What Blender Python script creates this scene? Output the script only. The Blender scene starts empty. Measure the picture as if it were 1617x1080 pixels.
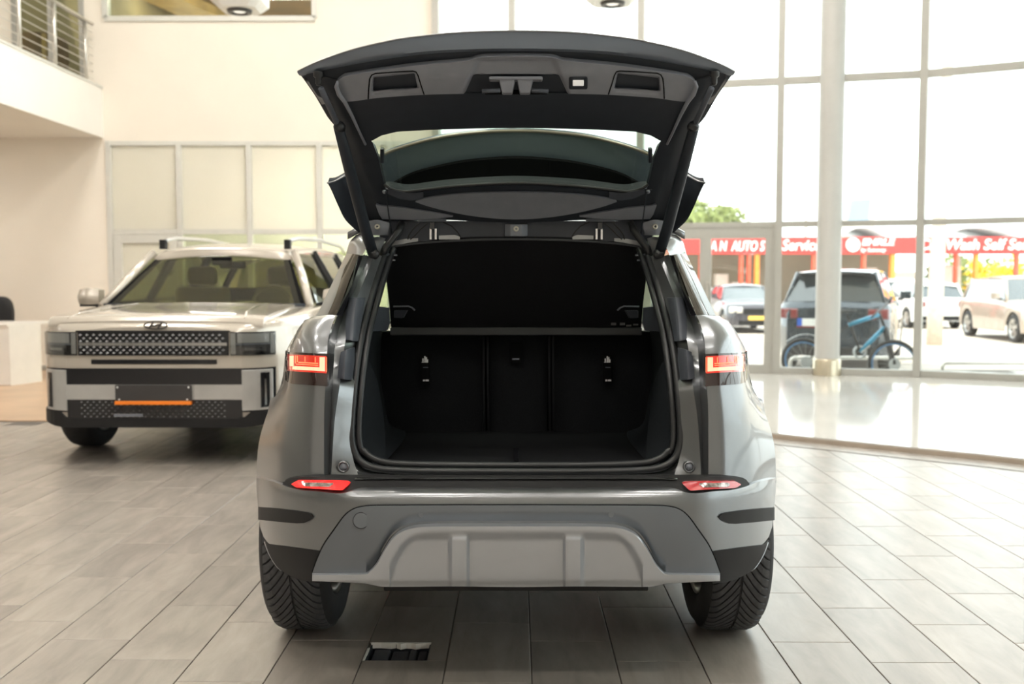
import bpy, bmesh, math, random
import numpy as np
from mathutils import Vector, Matrix, Euler
random.seed(7)
R = math.radians
scene = bpy.context.scene
COL = scene.collection

# ------------------------------------------------------------------ camera
CAMH, FPX, CX, CY, VPX, VPY = 1.284, 1573.0, 808.5, 540.0, 815.0, 441.0
pitch = math.atan((CY - VPY) / FPX)
yaw = math.atan((VPX - CX) / FPX)
cam = bpy.data.cameras.new('camera')
cam.sensor_width = 36.0
cam.lens = 36.0 * FPX / 1617.0
cam.clip_end = 400
cam.dof.use_dof = True
cam.dof.focus_distance = 3.05
cam.dof.aperture_fstop = 3.2
camo = bpy.data.objects.new('camera', cam)
COL.objects.link(camo)
camo.location = (0, 0, CAMH)
camo.rotation_euler = (math.pi / 2 - pitch, 0, yaw)
scene.camera = camo
RM = Euler((math.pi / 2 - pitch, 0, yaw)).to_matrix()

# ------------------------------------------------------------------ world, sun, exposure
world = bpy.data.worlds.new('world')
scene.world = world
world.use_nodes = True
wn = world.node_tree
bgn = wn.nodes['Background']
bgn.inputs[0].default_value = (0.93, 0.975, 1.0, 1)
bgn.inputs[1].default_value = 2.7
sun = bpy.data.lights.new('sun', 'SUN')
sun.energy = 3.2
sun.angle = R(1.0)
sun.color = (1.0, 0.88, 0.72)
suno = bpy.data.objects.new('sun', sun)
COL.objects.link(suno)
suno.rotation_euler = Vector((0.18, 0.5, -0.85)).to_track_quat('-Z', 'Y').to_euler()
vs = scene.view_settings
vs.view_transform = 'Standard'
vs.look = 'None'
vs.gamma = 1
vs.exposure = 0.55
vs.use_curve_mapping = False

# ------------------------------------------------------------------ helpers
def W(px, py, Y):
    """photo pixel -> point on the plane y = Y"""
    v = RM @ Vector((px - CX, CY - py, -FPX))
    t = Y / v.y
    return Vector((v.x * t, Y, CAMH + v.z * t))

def WZ(px, py, z):
    v = RM @ Vector((px - CX, CY - py, -FPX))
    t = (z - CAMH) / v.z
    return Vector((v.x * t, v.y * t, z))

def crom(pts, n):
    """catmull-rom resample, n steps for each segment"""
    pts = [Vector(p) for p in pts]
    if n <= 1 or len(pts) < 3:
        if n <= 1:
            return pts
        out = []
        for a, b in zip(pts[:-1], pts[1:]):
            out += [a.lerp(b, i / n) for i in range(n)]
        return out + [pts[-1]]
    P = [pts[0] * 2 - pts[1]] + pts + [pts[-1] * 2 - pts[-2]]
    out = []
    for i in range(1, len(P) - 2):
        a, b, c, d = P[i - 1], P[i], P[i + 1], P[i + 2]
        for k in range(n):
            t = k / n
            out.append(0.5 * (2 * b + (c - a) * t + (2 * a - 5 * b + 4 * c - d) * t * t + (3 * b - a - 3 * c + d) * t ** 3))
    return out + [pts[-1]]

def sm(ctrl, n=8):
    """smooth function through control points (x rising)"""
    q = crom([Vector((x, y, 0)) for x, y in ctrl], n)
    xs = [p.x for p in q]
    ys = [p.y for p in q]
    return lambda x: float(np.interp(x, xs, ys))

def lin(ctrl):
    xs = [c[0] for c in ctrl]
    ys = [c[1] for c in ctrl]
    return lambda x: float(np.interp(x, xs, ys))

def sstep(a, b, x):
    t = max(0.0, min(1.0, (x - a) / (b - a)))
    return t * t * (3 - 2 * t)

class MB:
    def __init__(s):
        s.v, s.f = [], []
    def add(s, V, Fc):
        o = len(s.v)
        s.v += [tuple(p) for p in V]
        s.f += [tuple(i + o for i in f) for f in Fc]
        return s
    def box(s, x0, x1, y0, y1, z0, z1):
        V = [(x, y, z) for z in (z0, z1) for y in (y0, y1) for x in (x0, x1)]
        return s.add(V, [(0, 2, 3, 1), (4, 5, 7, 6), (0, 1, 5, 4), (2, 6, 7, 3), (0, 4, 6, 2), (1, 3, 7, 5)])
    def grid(s, rows):
        n = len(rows[0])
        V = [p for r in rows for p in r]
        Fc = []
        for i in range(len(rows) - 1):
            for j in range(n - 1):
                a = i * n + j
                Fc.append((a, a + 1, a + n + 1, a + n))
        return s.add(V, Fc)
    def shell(s, rows, d):
        """grid with a back face moved by d and closed rim"""
        d = Vector(d)
        m, n = len(rows), len(rows[0])
        V = [Vector(p) for r in rows for p in r]
        V2 = [p + d for p in V]
        N = len(V)
        Fc = []
        for i in range(m - 1):
            for j in range(n - 1):
                a = i * n + j
                Fc.append((a, a + 1, a + n + 1, a + n))
                Fc.append((N + a, N + a + n, N + a + n + 1, N + a + 1))
        rim = [j for j in range(n)] + [i * n + n - 1 for i in range(1, m)] + [(m - 1) * n + j for j in range(n - 2, -1, -1)] + [i * n for i in range(m - 2, 0, -1)]
        for k in range(len(rim)):
            a, b = rim[k], rim[(k + 1) % len(rim)]
            Fc.append((b, a, N + a, N + b))
        return s.add(V + V2, Fc)
    def prism(s, poly, d):
        d = Vector(d)
        P = [Vector(p) for p in poly]
        n = len(P)
        Fc = [tuple(range(n)), tuple(range(2 * n - 1, n - 1, -1))]
        for i in range(n):
            j = (i + 1) % n
            Fc.append((j, i, n + i, n + j))
        return s.add(P + [p + d for p in P], Fc)
    def tube(s, path, r, seg=8, closed=False, flat=1.0):
        P = [Vector(p) for p in path]
        n = len(P)
        rr = r if isinstance(r, (list, tuple)) else [r] * n
        rings = []
        up = None
        for i in range(n):
            if closed:
                t = P[(i + 1) % n] - P[i - 1]
            else:
                t = P[min(i + 1, n - 1)] - P[max(i - 1, 0)]
            t.normalize()
            if up is None:
                up = Vector((0, 0, 1)) if abs(t.z) < 0.9 else Vector((0, 1, 0))
            a = t.cross(up)
            if a.length < 1e-6:
                a = t.orthogonal()
            a.normalize()
            b = a.cross(t)
            b.normalize()
            up = b
            rings.append([P[i] + a * (rr[i] * math.cos(2 * math.pi * k / seg)) + b * (rr[i] * flat * math.sin(2 * math.pi * k / seg)) for k in range(seg)])
        V = [p for q in rings for p in q]
        Fc = []
        m = n if closed else n - 1
        for i in range(m):
            i2 = (i + 1) % n
            for k in range(seg):
                k2 = (k + 1) % seg
                Fc.append((i * seg + k, i * seg + k2, i2 * seg + k2, i2 * seg + k))
        if not closed:
            Fc.append(tuple(range(seg - 1, -1, -1)))
            Fc.append(tuple((n - 1) * seg + k for k in range(seg)))
        return s.add(V, Fc)
    def lathe(s, prof, seg, c, axis='x', closed=False):
        """prof = [(radius, along)] turned round an axis through c"""
        c = Vector(c)
        V = []
        for k in range(seg):
            t = 2 * math.pi * k / seg
            co, si = math.cos(t), math.sin(t)
            for r, h in prof:
                if axis == 'x':
                    V.append(c + Vector((h, r * co, r * si)))
                elif axis == 'y':
                    V.append(c + Vector((r * co, h, r * si)))
                else:
                    V.append(c + Vector((r * co, r * si, h)))
        n = len(prof)
        Fc = []
        for k in range(seg):
            k2 = (k + 1) % seg
            for j in range(n - (0 if closed else 1)):
                j2 = (j + 1) % n
                Fc.append((k * n + j, k * n + j2, k2 * n + j2, k2 * n + j))
        return s.add(V, Fc)
    def mirror(s, about=0.0):
        m = MB()
        m.v = [(2 * about - p[0], p[1], p[2]) for p in s.v]
        m.f = [tuple(reversed(f)) for f in s.f]
        return m
    def build(s, name, mat, parent=None, smooth=False, bevel=0, kind=None, seg=2, auto=None):
        me = bpy.data.meshes.new(name)
        me.from_pydata(s.v, [], s.f)
        me.update()
        if smooth:
            me.shade_smooth()
        me.materials.append(mat)
        o = bpy.data.objects.new(name, me)
        COL.objects.link(o)
        if auto:
            bpy.context.view_layer.objects.active = o
            me.set_sharp_from_angle(angle=R(auto))
        if bevel:
            b = o.modifiers.new('bevel', 'BEVEL')
            b.width = bevel
            b.segments = seg
            b.limit_method = 'ANGLE'
            b.angle_limit = R(35)
        if parent is not None:
            child(o, parent)
        if kind:
            o['kind'] = kind
        return o

def child(o, p):
    o.parent = p
    loc = p.location.copy()
    if p.type == 'EMPTY':
        o.matrix_parent_inverse = Matrix.Translation(-loc)

def thing(name, label, cat, loc=(0, 0, 0), group=None):
    e = bpy.data.objects.new(name, None)
    e.empty_display_size = 0.2
    e.location = loc
    COL.objects.link(e)
    e['label'] = label
    e['category'] = cat
    if group:
        e['group'] = group
    return e

def tag(o, label, cat, group=None):
    o['label'] = label
    o['category'] = cat
    if group:
        o['group'] = group
    return o

def copy_tree(o, parent=None):
    c = o.copy()
    COL.objects.link(c)
    if parent is not None:
        c.parent = parent
    for ch in list(o.children):
        copy_tree(ch, c)
    return c

def net(rows, su=4, sv=4):
    """control net -> smooth grid rows"""
    rr = [crom(r, sv) for r in rows]
    cols = [crom([r[j] for r in rr], su) for j in range(len(rr[0]))]
    return [[c[i] for c in cols] for i in range(len(cols[0]))]

def colstrip(x0, x1, top, bot, depth, nx, ny):
    """rows of points between the curves top(x), bot(x) in the photo, at depth(x, y)"""
    rows = []
    for j in range(ny + 1):
        r = []
        for i in range(nx + 1):
            x = x0 + (x1 - x0) * i / nx
            y = top(x) + (bot(x) - top(x)) * j / ny
            r.append(W(x, y, depth(x, y)))
        rows.append(r)
    return rows

def rowstrip(y0, y1, left, right, depth, nx, ny):
    rows = []
    for j in range(ny + 1):
        y = y0 + (y1 - y0) * j / ny
        rows.append([W(left(y) + (right(y) - left(y)) * i / nx, y, depth(left(y) + (right(y) - left(y)) * i / nx, y)) for i in range(nx + 1)])
    return rows

def disc(c, r, h, axis='y', seg=20, dome=0.0):
    m = MB()
    m.lathe([(0.0001, -h), (r * 0.9, -h), (r, -h * 0.8), (r, 0), (0.0001, 0)], seg, c, axis)
    return m

def text_mesh(body, size, name, mat, parent, loc, rot=(math.pi / 2, 0, 0), ext=0.003, bold=0.0, shear=0.0, align='LEFT', sx=1.0):
    cu = bpy.data.curves.new(name + '_curve', 'FONT')
    cu.body = body
    cu.size = size
    cu.extrude = ext
    cu.offset = bold
    cu.shear = shear
    cu.align_x = align
    cu.resolution_u = 3
    t = bpy.data.objects.new(name + '_tmp', cu)
    COL.objects.link(t)
    dg = bpy.context.evaluated_depsgraph_get()
    me = bpy.data.meshes.new_from_object(t.evaluated_get(dg))
    me.transform(Matrix.Translation(loc) @ Euler(rot).to_matrix().to_4x4() @ Matrix.Diagonal((sx, 1, 1, 1)))
    bpy.data.objects.remove(t)
    bpy.data.curves.remove(cu)
    me.materials.clear()
    me.materials.append(mat)
    o = bpy.data.objects.new(name, me)
    COL.objects.link(o)
    if parent is not None:
        child(o, parent)
    return o

# ------------------------------------------------------------------ materials
def mat(name, col, rough=0.5, metal=0.0, coat=0.0, spec=0.5, var=0.06, scale=8.0, emit=None, estr=0.0, bump=0.0, bscale=60.0, aniso=None):
    m = bpy.data.materials.new(name)
    m.use_nodes = True
    nt = m.node_tree
    b = nt.nodes['Principled BSDF']
    b.inputs['Roughness'].default_value = rough
    b.inputs['Metallic'].default_value = metal
    b.inputs['Coat Weight'].default_value = coat
    b.inputs['Coat Roughness'].default_value = 0.03
    b.inputs['Specular IOR Level'].default_value = spec
    tc = nt.nodes.new('ShaderNodeTexCoord')
    no = nt.nodes.new('ShaderNodeTexNoise')
    no.inputs['Scale'].default_value = scale
    no.inputs['Detail'].default_value = 4
    nt.links.new(tc.outputs['Object'], no.inputs['Vector'])
    mp = nt.nodes.new('ShaderNodeMapRange')
    mp.inputs['From Min'].default_value = 0.3
    mp.inputs['From Max'].default_value = 0.7
    mp.inputs['To Min'].default_value = 1 - var
    mp.inputs['To Max'].default_value = 1 + var
    nt.links.new(no.outputs['Fac'], mp.inputs['Value'])
    mx = nt.nodes.new('ShaderNodeMix')
    mx.data_type = 'RGBA'
    mx.blend_type = 'MULTIPLY'
    mx.inputs['Factor'].default_value = 1
    mx.inputs['A'].default_value = (*col, 1)
    nt.links.new(mp.outputs['Result'], mx.inputs['B'])
    nt.links.new(mx.outputs['Result'], b.inputs['Base Color'])
    if emit:
        b.inputs['Emission Color'].default_value = (*emit, 1)
        b.inputs['Emission Strength'].default_value = estr
    if bump:
        n2 = nt.nodes.new('ShaderNodeTexNoise')
        n2.inputs['Scale'].default_value = bscale
        n2.inputs['Detail'].default_value = 3
        nt.links.new(tc.outputs['Object'], n2.inputs['Vector'])
        bp = nt.nodes.new('ShaderNodeBump')
        bp.inputs['Strength'].default_value = bump
        bp.inputs['Distance'].default_value = 0.002
        nt.links.new(n2.outputs['Fac'], bp.inputs['Height'])
        nt.links.new(bp.outputs['Normal'], b.inputs['Normal'])
    return m

def glass(name, tint, refl=0.08, rough=0.0, fres=1.45):
    """thin pane: tinted see-through plus mirror reflection by fresnel"""
    m = bpy.data.materials.new(name)
    m.use_nodes = True
    nt = m.node_tree
    nt.nodes.remove(nt.nodes['Principled BSDF'])
    out = nt.nodes['Material Output']
    tr = nt.nodes.new('ShaderNodeBsdfTransparent')
    tr.inputs[0].default_value = (*tint, 1)
    gl = nt.nodes.new('ShaderNodeBsdfGlossy')
    gl.inputs['Roughness'].default_value = rough
    gl.inputs[0].default_value = (1, 1, 1, 1)
    ge = nt.nodes.new('ShaderNodeNewGeometry')
    dt = nt.nodes.new('ShaderNodeVectorMath')
    dt.operation = 'DOT_PRODUCT'
    nt.links.new(ge.outputs['Normal'], dt.inputs[0])
    nt.links.new(ge.outputs['Incoming'], dt.inputs[1])
    prev = dt.outputs['Value']
    def mnode(op, b=None, src=None):
        n = nt.nodes.new('ShaderNodeMath')
        n.operation = op
        nt.links.new(src, n.inputs[0])
        if b is not None:
            n.inputs[1].default_value = b
        return n.outputs[0]
    c = mnode('ABSOLUTE', src=prev)
    c = mnode('MULTIPLY', -1.0, c)
    c = mnode('ADD', 1.0, c)
    c = mnode('POWER', 5.0, c)
    c = mnode('MULTIPLY', 1.0 - refl, c)
    ad = nt.nodes.new('ShaderNodeMath')
    ad.operation = 'ADD'
    ad.inputs[1].default_value = refl
    ad.use_clamp = True
    nt.links.new(c, ad.inputs[0])
    mx = nt.nodes.new('ShaderNodeMixShader')
    nt.links.new(ad.outputs[0], mx.inputs[0])
    nt.links.new(tr.outputs[0], mx.inputs[1])
    nt.links.new(gl.outputs[0], mx.inputs[2])
    nt.links.new(mx.outputs[0], out.inputs['Surface'])
    return m

def floor_mat(name, base, rough, island=False):
    m = bpy.data.materials.new(name)
    m.use_nodes = True
    nt = m.node_tree
    L = nt.links.new
    b = nt.nodes['Principled BSDF']
    geo = nt.nodes.new('ShaderNodeNewGeometry')
    oi = nt.nodes.new('ShaderNodeObjectInfo')
    rnd = geo.outputs['Random Per Island'] if island else oi.outputs['Random']
    off = nt.nodes.new('ShaderNodeVectorMath')
    off.operation = 'MULTIPLY_ADD'
    cmb = nt.nodes.new('ShaderNodeCombineXYZ')
    for k in range(3):
        L(rnd, cmb.inputs[k])
    L(cmb.outputs[0], off.inputs[0])
    off.inputs[1].default_value = (37, 53, 11)
    L(geo.outputs['Position'], off.inputs[2])
    mp = nt.nodes.new('ShaderNodeMapping')
    mp.inputs['Scale'].default_value = (7.0, 1.6, 1.0)
    mp.inputs['Rotation'].default_value = (0, 0, 0.25)
    L(off.outputs[0], mp.inputs['Vector'])
    n1 = nt.nodes.new('ShaderNodeTexNoise')
    n1.inputs['Scale'].default_value = 1.3
    n1.inputs['Detail'].default_value = 6
    n1.inputs['Roughness'].default_value = 0.62
    n1.inputs['Distortion'].default_value = 0.4
    L(mp.outputs[0], n1.inputs['Vector'])
    cr = nt.nodes.new('ShaderNodeValToRGB')
    c = Vector(base)
    cr.color_ramp.elements[0].position = 0.3
    cr.color_ramp.elements[0].color = (*(c * 0.80), 1)
    cr.color_ramp.elements[1].position = 0.72
    cr.color_ramp.elements[1].color = (*(c * 1.14), 1)
    L(n1.outputs['Fac'], cr.inputs[0])
    ma = nt.nodes.new('ShaderNodeMath')
    ma.operation = 'MULTIPLY_ADD'
    ma.inputs[1].default_value = 0.14
    ma.inputs[2].default_value = 0.93
    L(rnd, ma.inputs[0])
    mx = nt.nodes.new('ShaderNodeMix')
    mx.data_type = 'RGBA'
    mx.blend_type = 'MULTIPLY'
    mx.inputs['Factor'].default_value = 1
    L(cr.outputs[0], mx.inputs['A'])
    L(ma.outputs[0], mx.inputs['B'])
    L(mx.outputs['Result'], b.inputs['Base Color'])
    b.inputs['Roughness'].default_value = rough
    b.inputs['Specular IOR Level'].default_value = 0.45
    return m

M = {}
M['wall'] = mat('wall_plaster', (0.84, 0.775, 0.68), 0.75, var=0.02, scale=1.5, bump=0.05)
M['wall_white'] = mat('wall_white', (0.84, 0.81, 0.76), 0.75, var=0.02, scale=1.5)
M['wall_tan'] = mat('wall_tan', (0.56, 0.53, 0.49), 0.7, var=0.04, scale=1.0)
M['ceil'] = mat('ceiling_paint', (0.82, 0.80, 0.76), 0.85, var=0.02)
M['alu'] = mat('aluminium_frame', (0.42, 0.41, 0.375), 0.42, 0.25, var=0.03)
M['alu_inner'] = mat('partition_frame', (0.66, 0.65, 0.60), 0.45, 0.1, var=0.03)
M['pane'] = glass('window_pane', (0.93, 0.96, 0.94), 0.05)
M['pane_in'] = glass('partition_pane', (0.80, 0.84, 0.76), 0.06)
M['frost'] = mat('frosted_panel', (0.77, 0.75, 0.68), 0.35, var=0.05, scale=0.8)
_nt = M['frost'].node_tree
_tr = _nt.nodes.new('ShaderNodeBsdfTranslucent')
_tr.inputs[0].default_value = (0.86, 0.84, 0.76, 1)
_mx = _nt.nodes.new('ShaderNodeMixShader')
_mx.inputs[0].default_value = 0.35
_nt.links.new(_nt.nodes['Principled BSDF'].outputs[0], _mx.inputs[1])
_nt.links.new(_tr.outputs[0], _mx.inputs[2])
_nt.links.new(_mx.outputs[0], _nt.nodes['Material Output'].inputs['Surface'])
M['tile'] = floor_mat('floor_tile', (0.325, 0.29, 0.255), 0.27)
M['tile_far'] = floor_mat('floor_tile_far', (0.325, 0.29, 0.255), 0.27, True)
M['grout'] = mat('grout', (0.13, 0.115, 0.10), 0.8)
M['podium'] = mat('podium_gloss', (0.60, 0.58, 0.545), 0.09, var=0.05, scale=0.9, spec=0.7)
M['podium_edge'] = mat('podium_edge', (0.42, 0.35, 0.28), 0.4)
M['wood_floor'] = mat('wood_floor', (0.52, 0.36, 0.235), 0.35, var=0.12, scale=2)
M['paint'] = mat('grey_metallic_paint', (0.222, 0.23, 0.24), 0.30, 0.85, coat=0.6, var=0.02, scale=400)
M['paint_bumper'] = M['paint']
M['clad'] = mat('black_cladding', (0.022, 0.0215, 0.022), 0.55, spec=0.15, var=0.08)
M['dark_panel'] = mat('dark_grey_panel', (0.15, 0.163, 0.178), 0.38, 0.35, var=0.03)
M['silver'] = mat('satin_silver', (0.47, 0.495, 0.53), 0.38, 0.75, var=0.02)
M['plastic'] = mat('grey_plastic', (0.205, 0.218, 0.25), 0.48, var=0.06, scale=20, bump=0.15, bscale=900)
M['plastic_dk'] = mat('dark_plastic', (0.024, 0.029, 0.037), 0.5, spec=0.25, var=0.06, scale=20)
M['plastic_md'] = mat('mid_plastic', (0.07, 0.078, 0.095), 0.45, spec=0.35, var=0.06, scale=20)
M['skin'] = mat('tailgate_lip', (0.165, 0.195, 0.24), 0.36, 0.4, coat=0.25, var=0.02)
M['rubber'] = mat('seal_rubber', (0.016, 0.017, 0.019), 0.38, var=0.1)
M['carpet'] = mat('boot_carpet', (0.0095, 0.0103, 0.0118), 0.95, spec=0.15, var=0.25, scale=200, bump=0.4, bscale=500)
M['carpet_lt'] = mat('boot_trim', (0.0095, 0.0118, 0.015), 0.75, spec=0.25, var=0.15, scale=60)
M['seam'] = mat('seat_seam', (0.017, 0.018, 0.02), 0.9, spec=0.1)
M['matt_black'] = mat('matt_black', (0.005, 0.005, 0.0055), 0.9, spec=0.1)
M['shelf'] = mat('shelf_fabric', (0.0145, 0.0148, 0.0165), 0.95, spec=0.12, var=0.15, scale=300, bump=0.3, bscale=700)
M['shelf_edge'] = mat('shelf_edge', (0.05, 0.053, 0.058), 0.6)
M['tyre'] = mat('tyre_rubber', (0.022, 0.022, 0.0235), 0.72, var=0.2, scale=30, bump=0.2, bscale=200)
M['tread'] = mat('tyre_tread', (0.055, 0.056, 0.060), 0.62, var=0.2, scale=40)
M['rim'] = mat('alloy_rim', (0.50, 0.49, 0.47), 0.3, 0.9)
M['chrome'] = mat('chrome', (0.72, 0.72, 0.72), 0.15, 1.0, var=0.01)
M['white_metal'] = mat('bare_metal', (0.42, 0.43, 0.44), 0.35, 0.6)
M['bolt'] = mat('zinc_bolt', (0.62, 0.60, 0.52), 0.35, 0.7)
M['black'] = mat('gloss_black', (0.010, 0.010, 0.012), 0.12, coat=0.5)
M['qglass'] = mat('quarter_glass', (0.034, 0.026, 0.018), 0.03, spec=0.35, coat=0.0, var=0.02)
M['rear_glass'] = glass('rear_glass', (0.52, 0.60, 0.52), 0.05)
M['side_glass'] = glass('side_glass', (0.45, 0.52, 0.42), 0.06)
M['lamp_dark'] = mat('lamp_smoke', (0.030, 0.016, 0.014), 0.05, coat=0.3, spec=0.6)
M['lamp_red'] = mat('lamp_red', (0.42, 0.02, 0.012), 0.12, coat=1.0, emit=(1.0, 0.05, 0.02), estr=0.28)
M['lamp_glow'] = mat('lamp_glow', (0.9, 0.25, 0.15), 0.3, emit=(1.0, 0.36, 0.22), estr=1.25)
M['lamp_line'] = mat('lamp_line', (0.9, 0.2, 0.1), 0.3, emit=(1.0, 0.16, 0.06), estr=1.1)
M['fog_lit'] = mat('fog_lit', (0.8, 0.02, 0.02), 0.25, coat=0.6, emit=(1.0, 0.008, 0.006), estr=0.85)
M['fog_off'] = mat('fog_off', (0.50, 0.045, 0.05), 0.2, coat=0.8)
M['fog_lens'] = mat('fog_lens', (0.32, 0.28, 0.26), 0.12, 0.5, coat=1.0, var=0.6, scale=90)
M['white'] = mat('white_print', (0.75, 0.75, 0.75), 0.6)
M['grey_print'] = mat('grey_print', (0.10, 0.10, 0.105), 0.6)
M['lamp_white'] = mat('boot_lamp', (0.7, 0.7, 0.68), 0.3, emit=(1, 0.98, 0.92), estr=0.25)
M['hpaint'] = mat('pearl_white_paint', (0.55, 0.495, 0.425), 0.22, 0.25, coat=1.0, var=0.01)
M['hsilver'] = mat('h_light_bar', (0.50, 0.49, 0.47), 0.32, 0.35, coat=0.5)
M['hglass'] = glass('windscreen_glass', (0.40, 0.42, 0.27), 0.09)
M['lens'] = glass('lamp_lens', (0.85, 0.86, 0.86), 0.09)
M['stud'] = mat('grille_stud', (0.20, 0.20, 0.20), 0.35, 0.7)
M['orange'] = mat('orange_strip', (0.95, 0.24, 0.02), 0.4, emit=(1, 0.25, 0.02), estr=0.05)
M['plate_dark'] = mat('plate_holder', (0.045, 0.042, 0.042), 0.45)
M['beige_seat'] = mat('beige_seat', (0.36, 0.31, 0.20), 0.8)
M['cabin'] = mat('cabin_trim', (0.10, 0.085, 0.06), 0.8)
M['desk'] = mat('white_laminate', (0.80, 0.77, 0.72), 0.4, var=0.02)
M['chair'] = mat('black_chair', (0.018, 0.018, 0.02), 0.6)
M['column'] = mat('column_paint', (0.50, 0.49, 0.465), 0.4, var=0.02)
M['base_metal'] = mat('brushed_brass_base', (0.62, 0.55, 0.42), 0.3, 0.7)
M['steel'] = mat('stainless', (0.66, 0.63, 0.58), 0.3, 0.8)
M['brown'] = mat('brown_wood', (0.20, 0.105, 0.035), 0.5, var=0.3, scale=3)
M['tan'] = mat('tan_wood', (0.62, 0.42, 0.16), 0.5, var=0.2, scale=4)
M['olive'] = mat('olive_room', (0.30, 0.24, 0.13), 0.7)
M['lampshell'] = mat('lamp_shell', (0.86, 0.84, 0.80), 0.5)
M['lampring'] = mat('lamp_ring', (0.06, 0.055, 0.05), 0.4)
M['lampon'] = mat('lamp_diffuser', (0.9, 0.9, 0.9), 0.5, emit=(1.0, 0.95, 0.88), estr=37)
M['lampon2'] = mat('soffit_diffuser', (0.9, 0.9, 0.9), 0.5, emit=(1.0, 0.95, 0.88), estr=16)
M['lampon3'] = mat('office_diffuser', (0.9, 0.9, 0.9), 0.5, emit=(1.0, 0.95, 0.86), estr=34)
M['lampdim'] = mat('lamp_lens_dim', (0.8, 0.8, 0.78), 0.4, emit=(1, 0.95, 0.85), estr=0.5)
M['asphalt'] = mat('yard_paving', (0.52, 0.46, 0.40), 0.85, var=0.08, scale=0.6)
M['kerb'] = mat('kerb_concrete', (0.50, 0.48, 0.45), 0.85, var=0.08)
M['redsign'] = mat('red_sign', (0.80, 0.045, 0.04), 0.45, var=0.05)
M['redpost'] = mat('red_post', (0.75, 0.11, 0.06), 0.5)
M['orangepost'] = mat('orange_post', (0.90, 0.28, 0.05), 0.5)
M['signwhite'] = mat('sign_white', (0.92, 0.92, 0.92), 0.5)
M['washwall'] = mat('wash_wall', (0.50, 0.45, 0.36), 0.8, var=0.15, scale=0.5)
M['cream'] = mat('cream_wall', (0.74, 0.70, 0.62), 0.8)
M['roofwhite'] = mat('white_roof', (0.72, 0.72, 0.72), 0.7)
M['leaf'] = mat('leaves', (0.20, 0.24, 0.08), 0.8, var=0.5, scale=2)
M['leaf_y'] = mat('yellow_leaves', (0.75, 0.55, 0.03), 0.8, var=0.4, scale=2)
M['bark'] = mat('bark', (0.18, 0.14, 0.10), 0.9)
M['concrete'] = mat('concrete_pole', (0.62, 0.53, 0.44), 0.85, var=0.1)
M['bluebld'] = mat('blue_glazing', (0.25, 0.36, 0.50), 0.3)
M['bike_blue'] = mat('bike_blue', (0.02, 0.30, 0.52), 0.3, coat=0.6)
M['bike_tyre_blue'] = mat('bike_rim_blue', (0.10, 0.27, 0.55), 0.5)
M['bike_black'] = mat('bike_black', (0.03, 0.03, 0.032), 0.5)
M['bike_grey'] = mat('bike_grey', (0.45, 0.46, 0.47), 0.35, 0.5)
M['car_navy'] = mat('navy_paint', (0.035, 0.05, 0.065), 0.25, 0.4, coat=1.0)
M['car_dark'] = mat('dark_paint', (0.05, 0.045, 0.055), 0.28, 0.3, coat=1.0)
M['car_taupe'] = mat('taupe_paint', (0.30, 0.24, 0.22), 0.3, 0.4, coat=1.0)
M['car_white'] = mat('white_paint', (0.78, 0.78, 0.78), 0.3, coat=1.0)
M['car_silver'] = mat('champagne_paint', (0.42, 0.345, 0.29), 0.3, 0.4, coat=1.0)
M['car_blue'] = mat('blue_paint', (0.14, 0.18, 0.28), 0.3, 0.3, coat=1.0)
M['car_glass'] = mat('car_window', (0.05, 0.065, 0.075), 0.03, spec=1.0, coat=1.0)
M['tl_red'] = mat('tail_red', (0.22, 0.02, 0.02), 0.2, coat=1)
M['hl'] = mat('headlamp', (0.75, 0.72, 0.66), 0.12, 0.4, coat=1)
M['plate_w'] = mat('plate_white', (0.8, 0.8, 0.78), 0.5)
M['plate_b'] = mat('plate_blue', (0.03, 0.12, 0.55), 0.5)
M['plate_y'] = mat('plate_yellow', (0.85, 0.55, 0.1), 0.5)

# ================================================================== SETTING
def structure(o):
    o['kind'] = 'structure'
    return o

def sthing(name, loc):
    e = bpy.data.objects.new(name, None)
    e.location = loc
    COL.objects.link(e)
    e['kind'] = 'structure'
    return e

WB = 14.0                                  # back wall plane
ZC = 7.0                                   # ceiling
XM = W(163, 200, WB).x                     # mezzanine edge / partition corner
XG0 = W(168, 300, WB).x
XE = W(689, 40, WB).x                      # end of the back wall, glass starts
ZG = W(300, 223, WB).z                     # top of the partition
ZW = W(300, 28, WB).z                      # bottom of the upper window
XW0, XW1 = W(165, 14, WB).x, W(497, 14, WB).x
ZS0, ZS1 = W(163, 218, WB).z, W(163, 140, WB).z   # mezzanine slab

# facade plan, from the end of the back wall round to the right of the camera
FP = [Vector((XE, WB, 0)), W(809, 30, 13.85), W(1013, 30, 13.55), W(1230, 350, 13.1), W(1454, 350, 12.65)]
FP += [Vector(p) for p in ((6.62, 11.85, 0), (7.9, 10.75, 0), (8.8, 9.3, 0), (9.3, 7.65, 0), (9.45, 5.9, 0), (9.5, 4.15, 0), (9.5, 2.4, 0), (9.5, 0.65, 0), (9.5, -1.1, 0), (9.5, -2.85, 0))]
for p in FP:
    p.z = 0

# --- podium front edge (a low step that follows the facade)
PE = [Vector(p) for p in ((XE, 10.2, 0), (-0.2, 9.75, 0), (1.0, 9.0, 0))] + [WZ(1225, 684, 0.045), WZ(1330, 695, 0.045), WZ(1470, 709, 0.045), WZ(1617, 724, 0.045)]
PE += [Vector(p) for p in ((4.35, 5.95, 0), (5.1, 4.7, 0), (5.6, 3.2, 0), (5.8, 1.5, 0), (5.85, -0.7, 0), (5.85, -2.85, 0))]
for p in PE:
    p.z = 0
PEs = crom(PE, 5)

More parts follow.
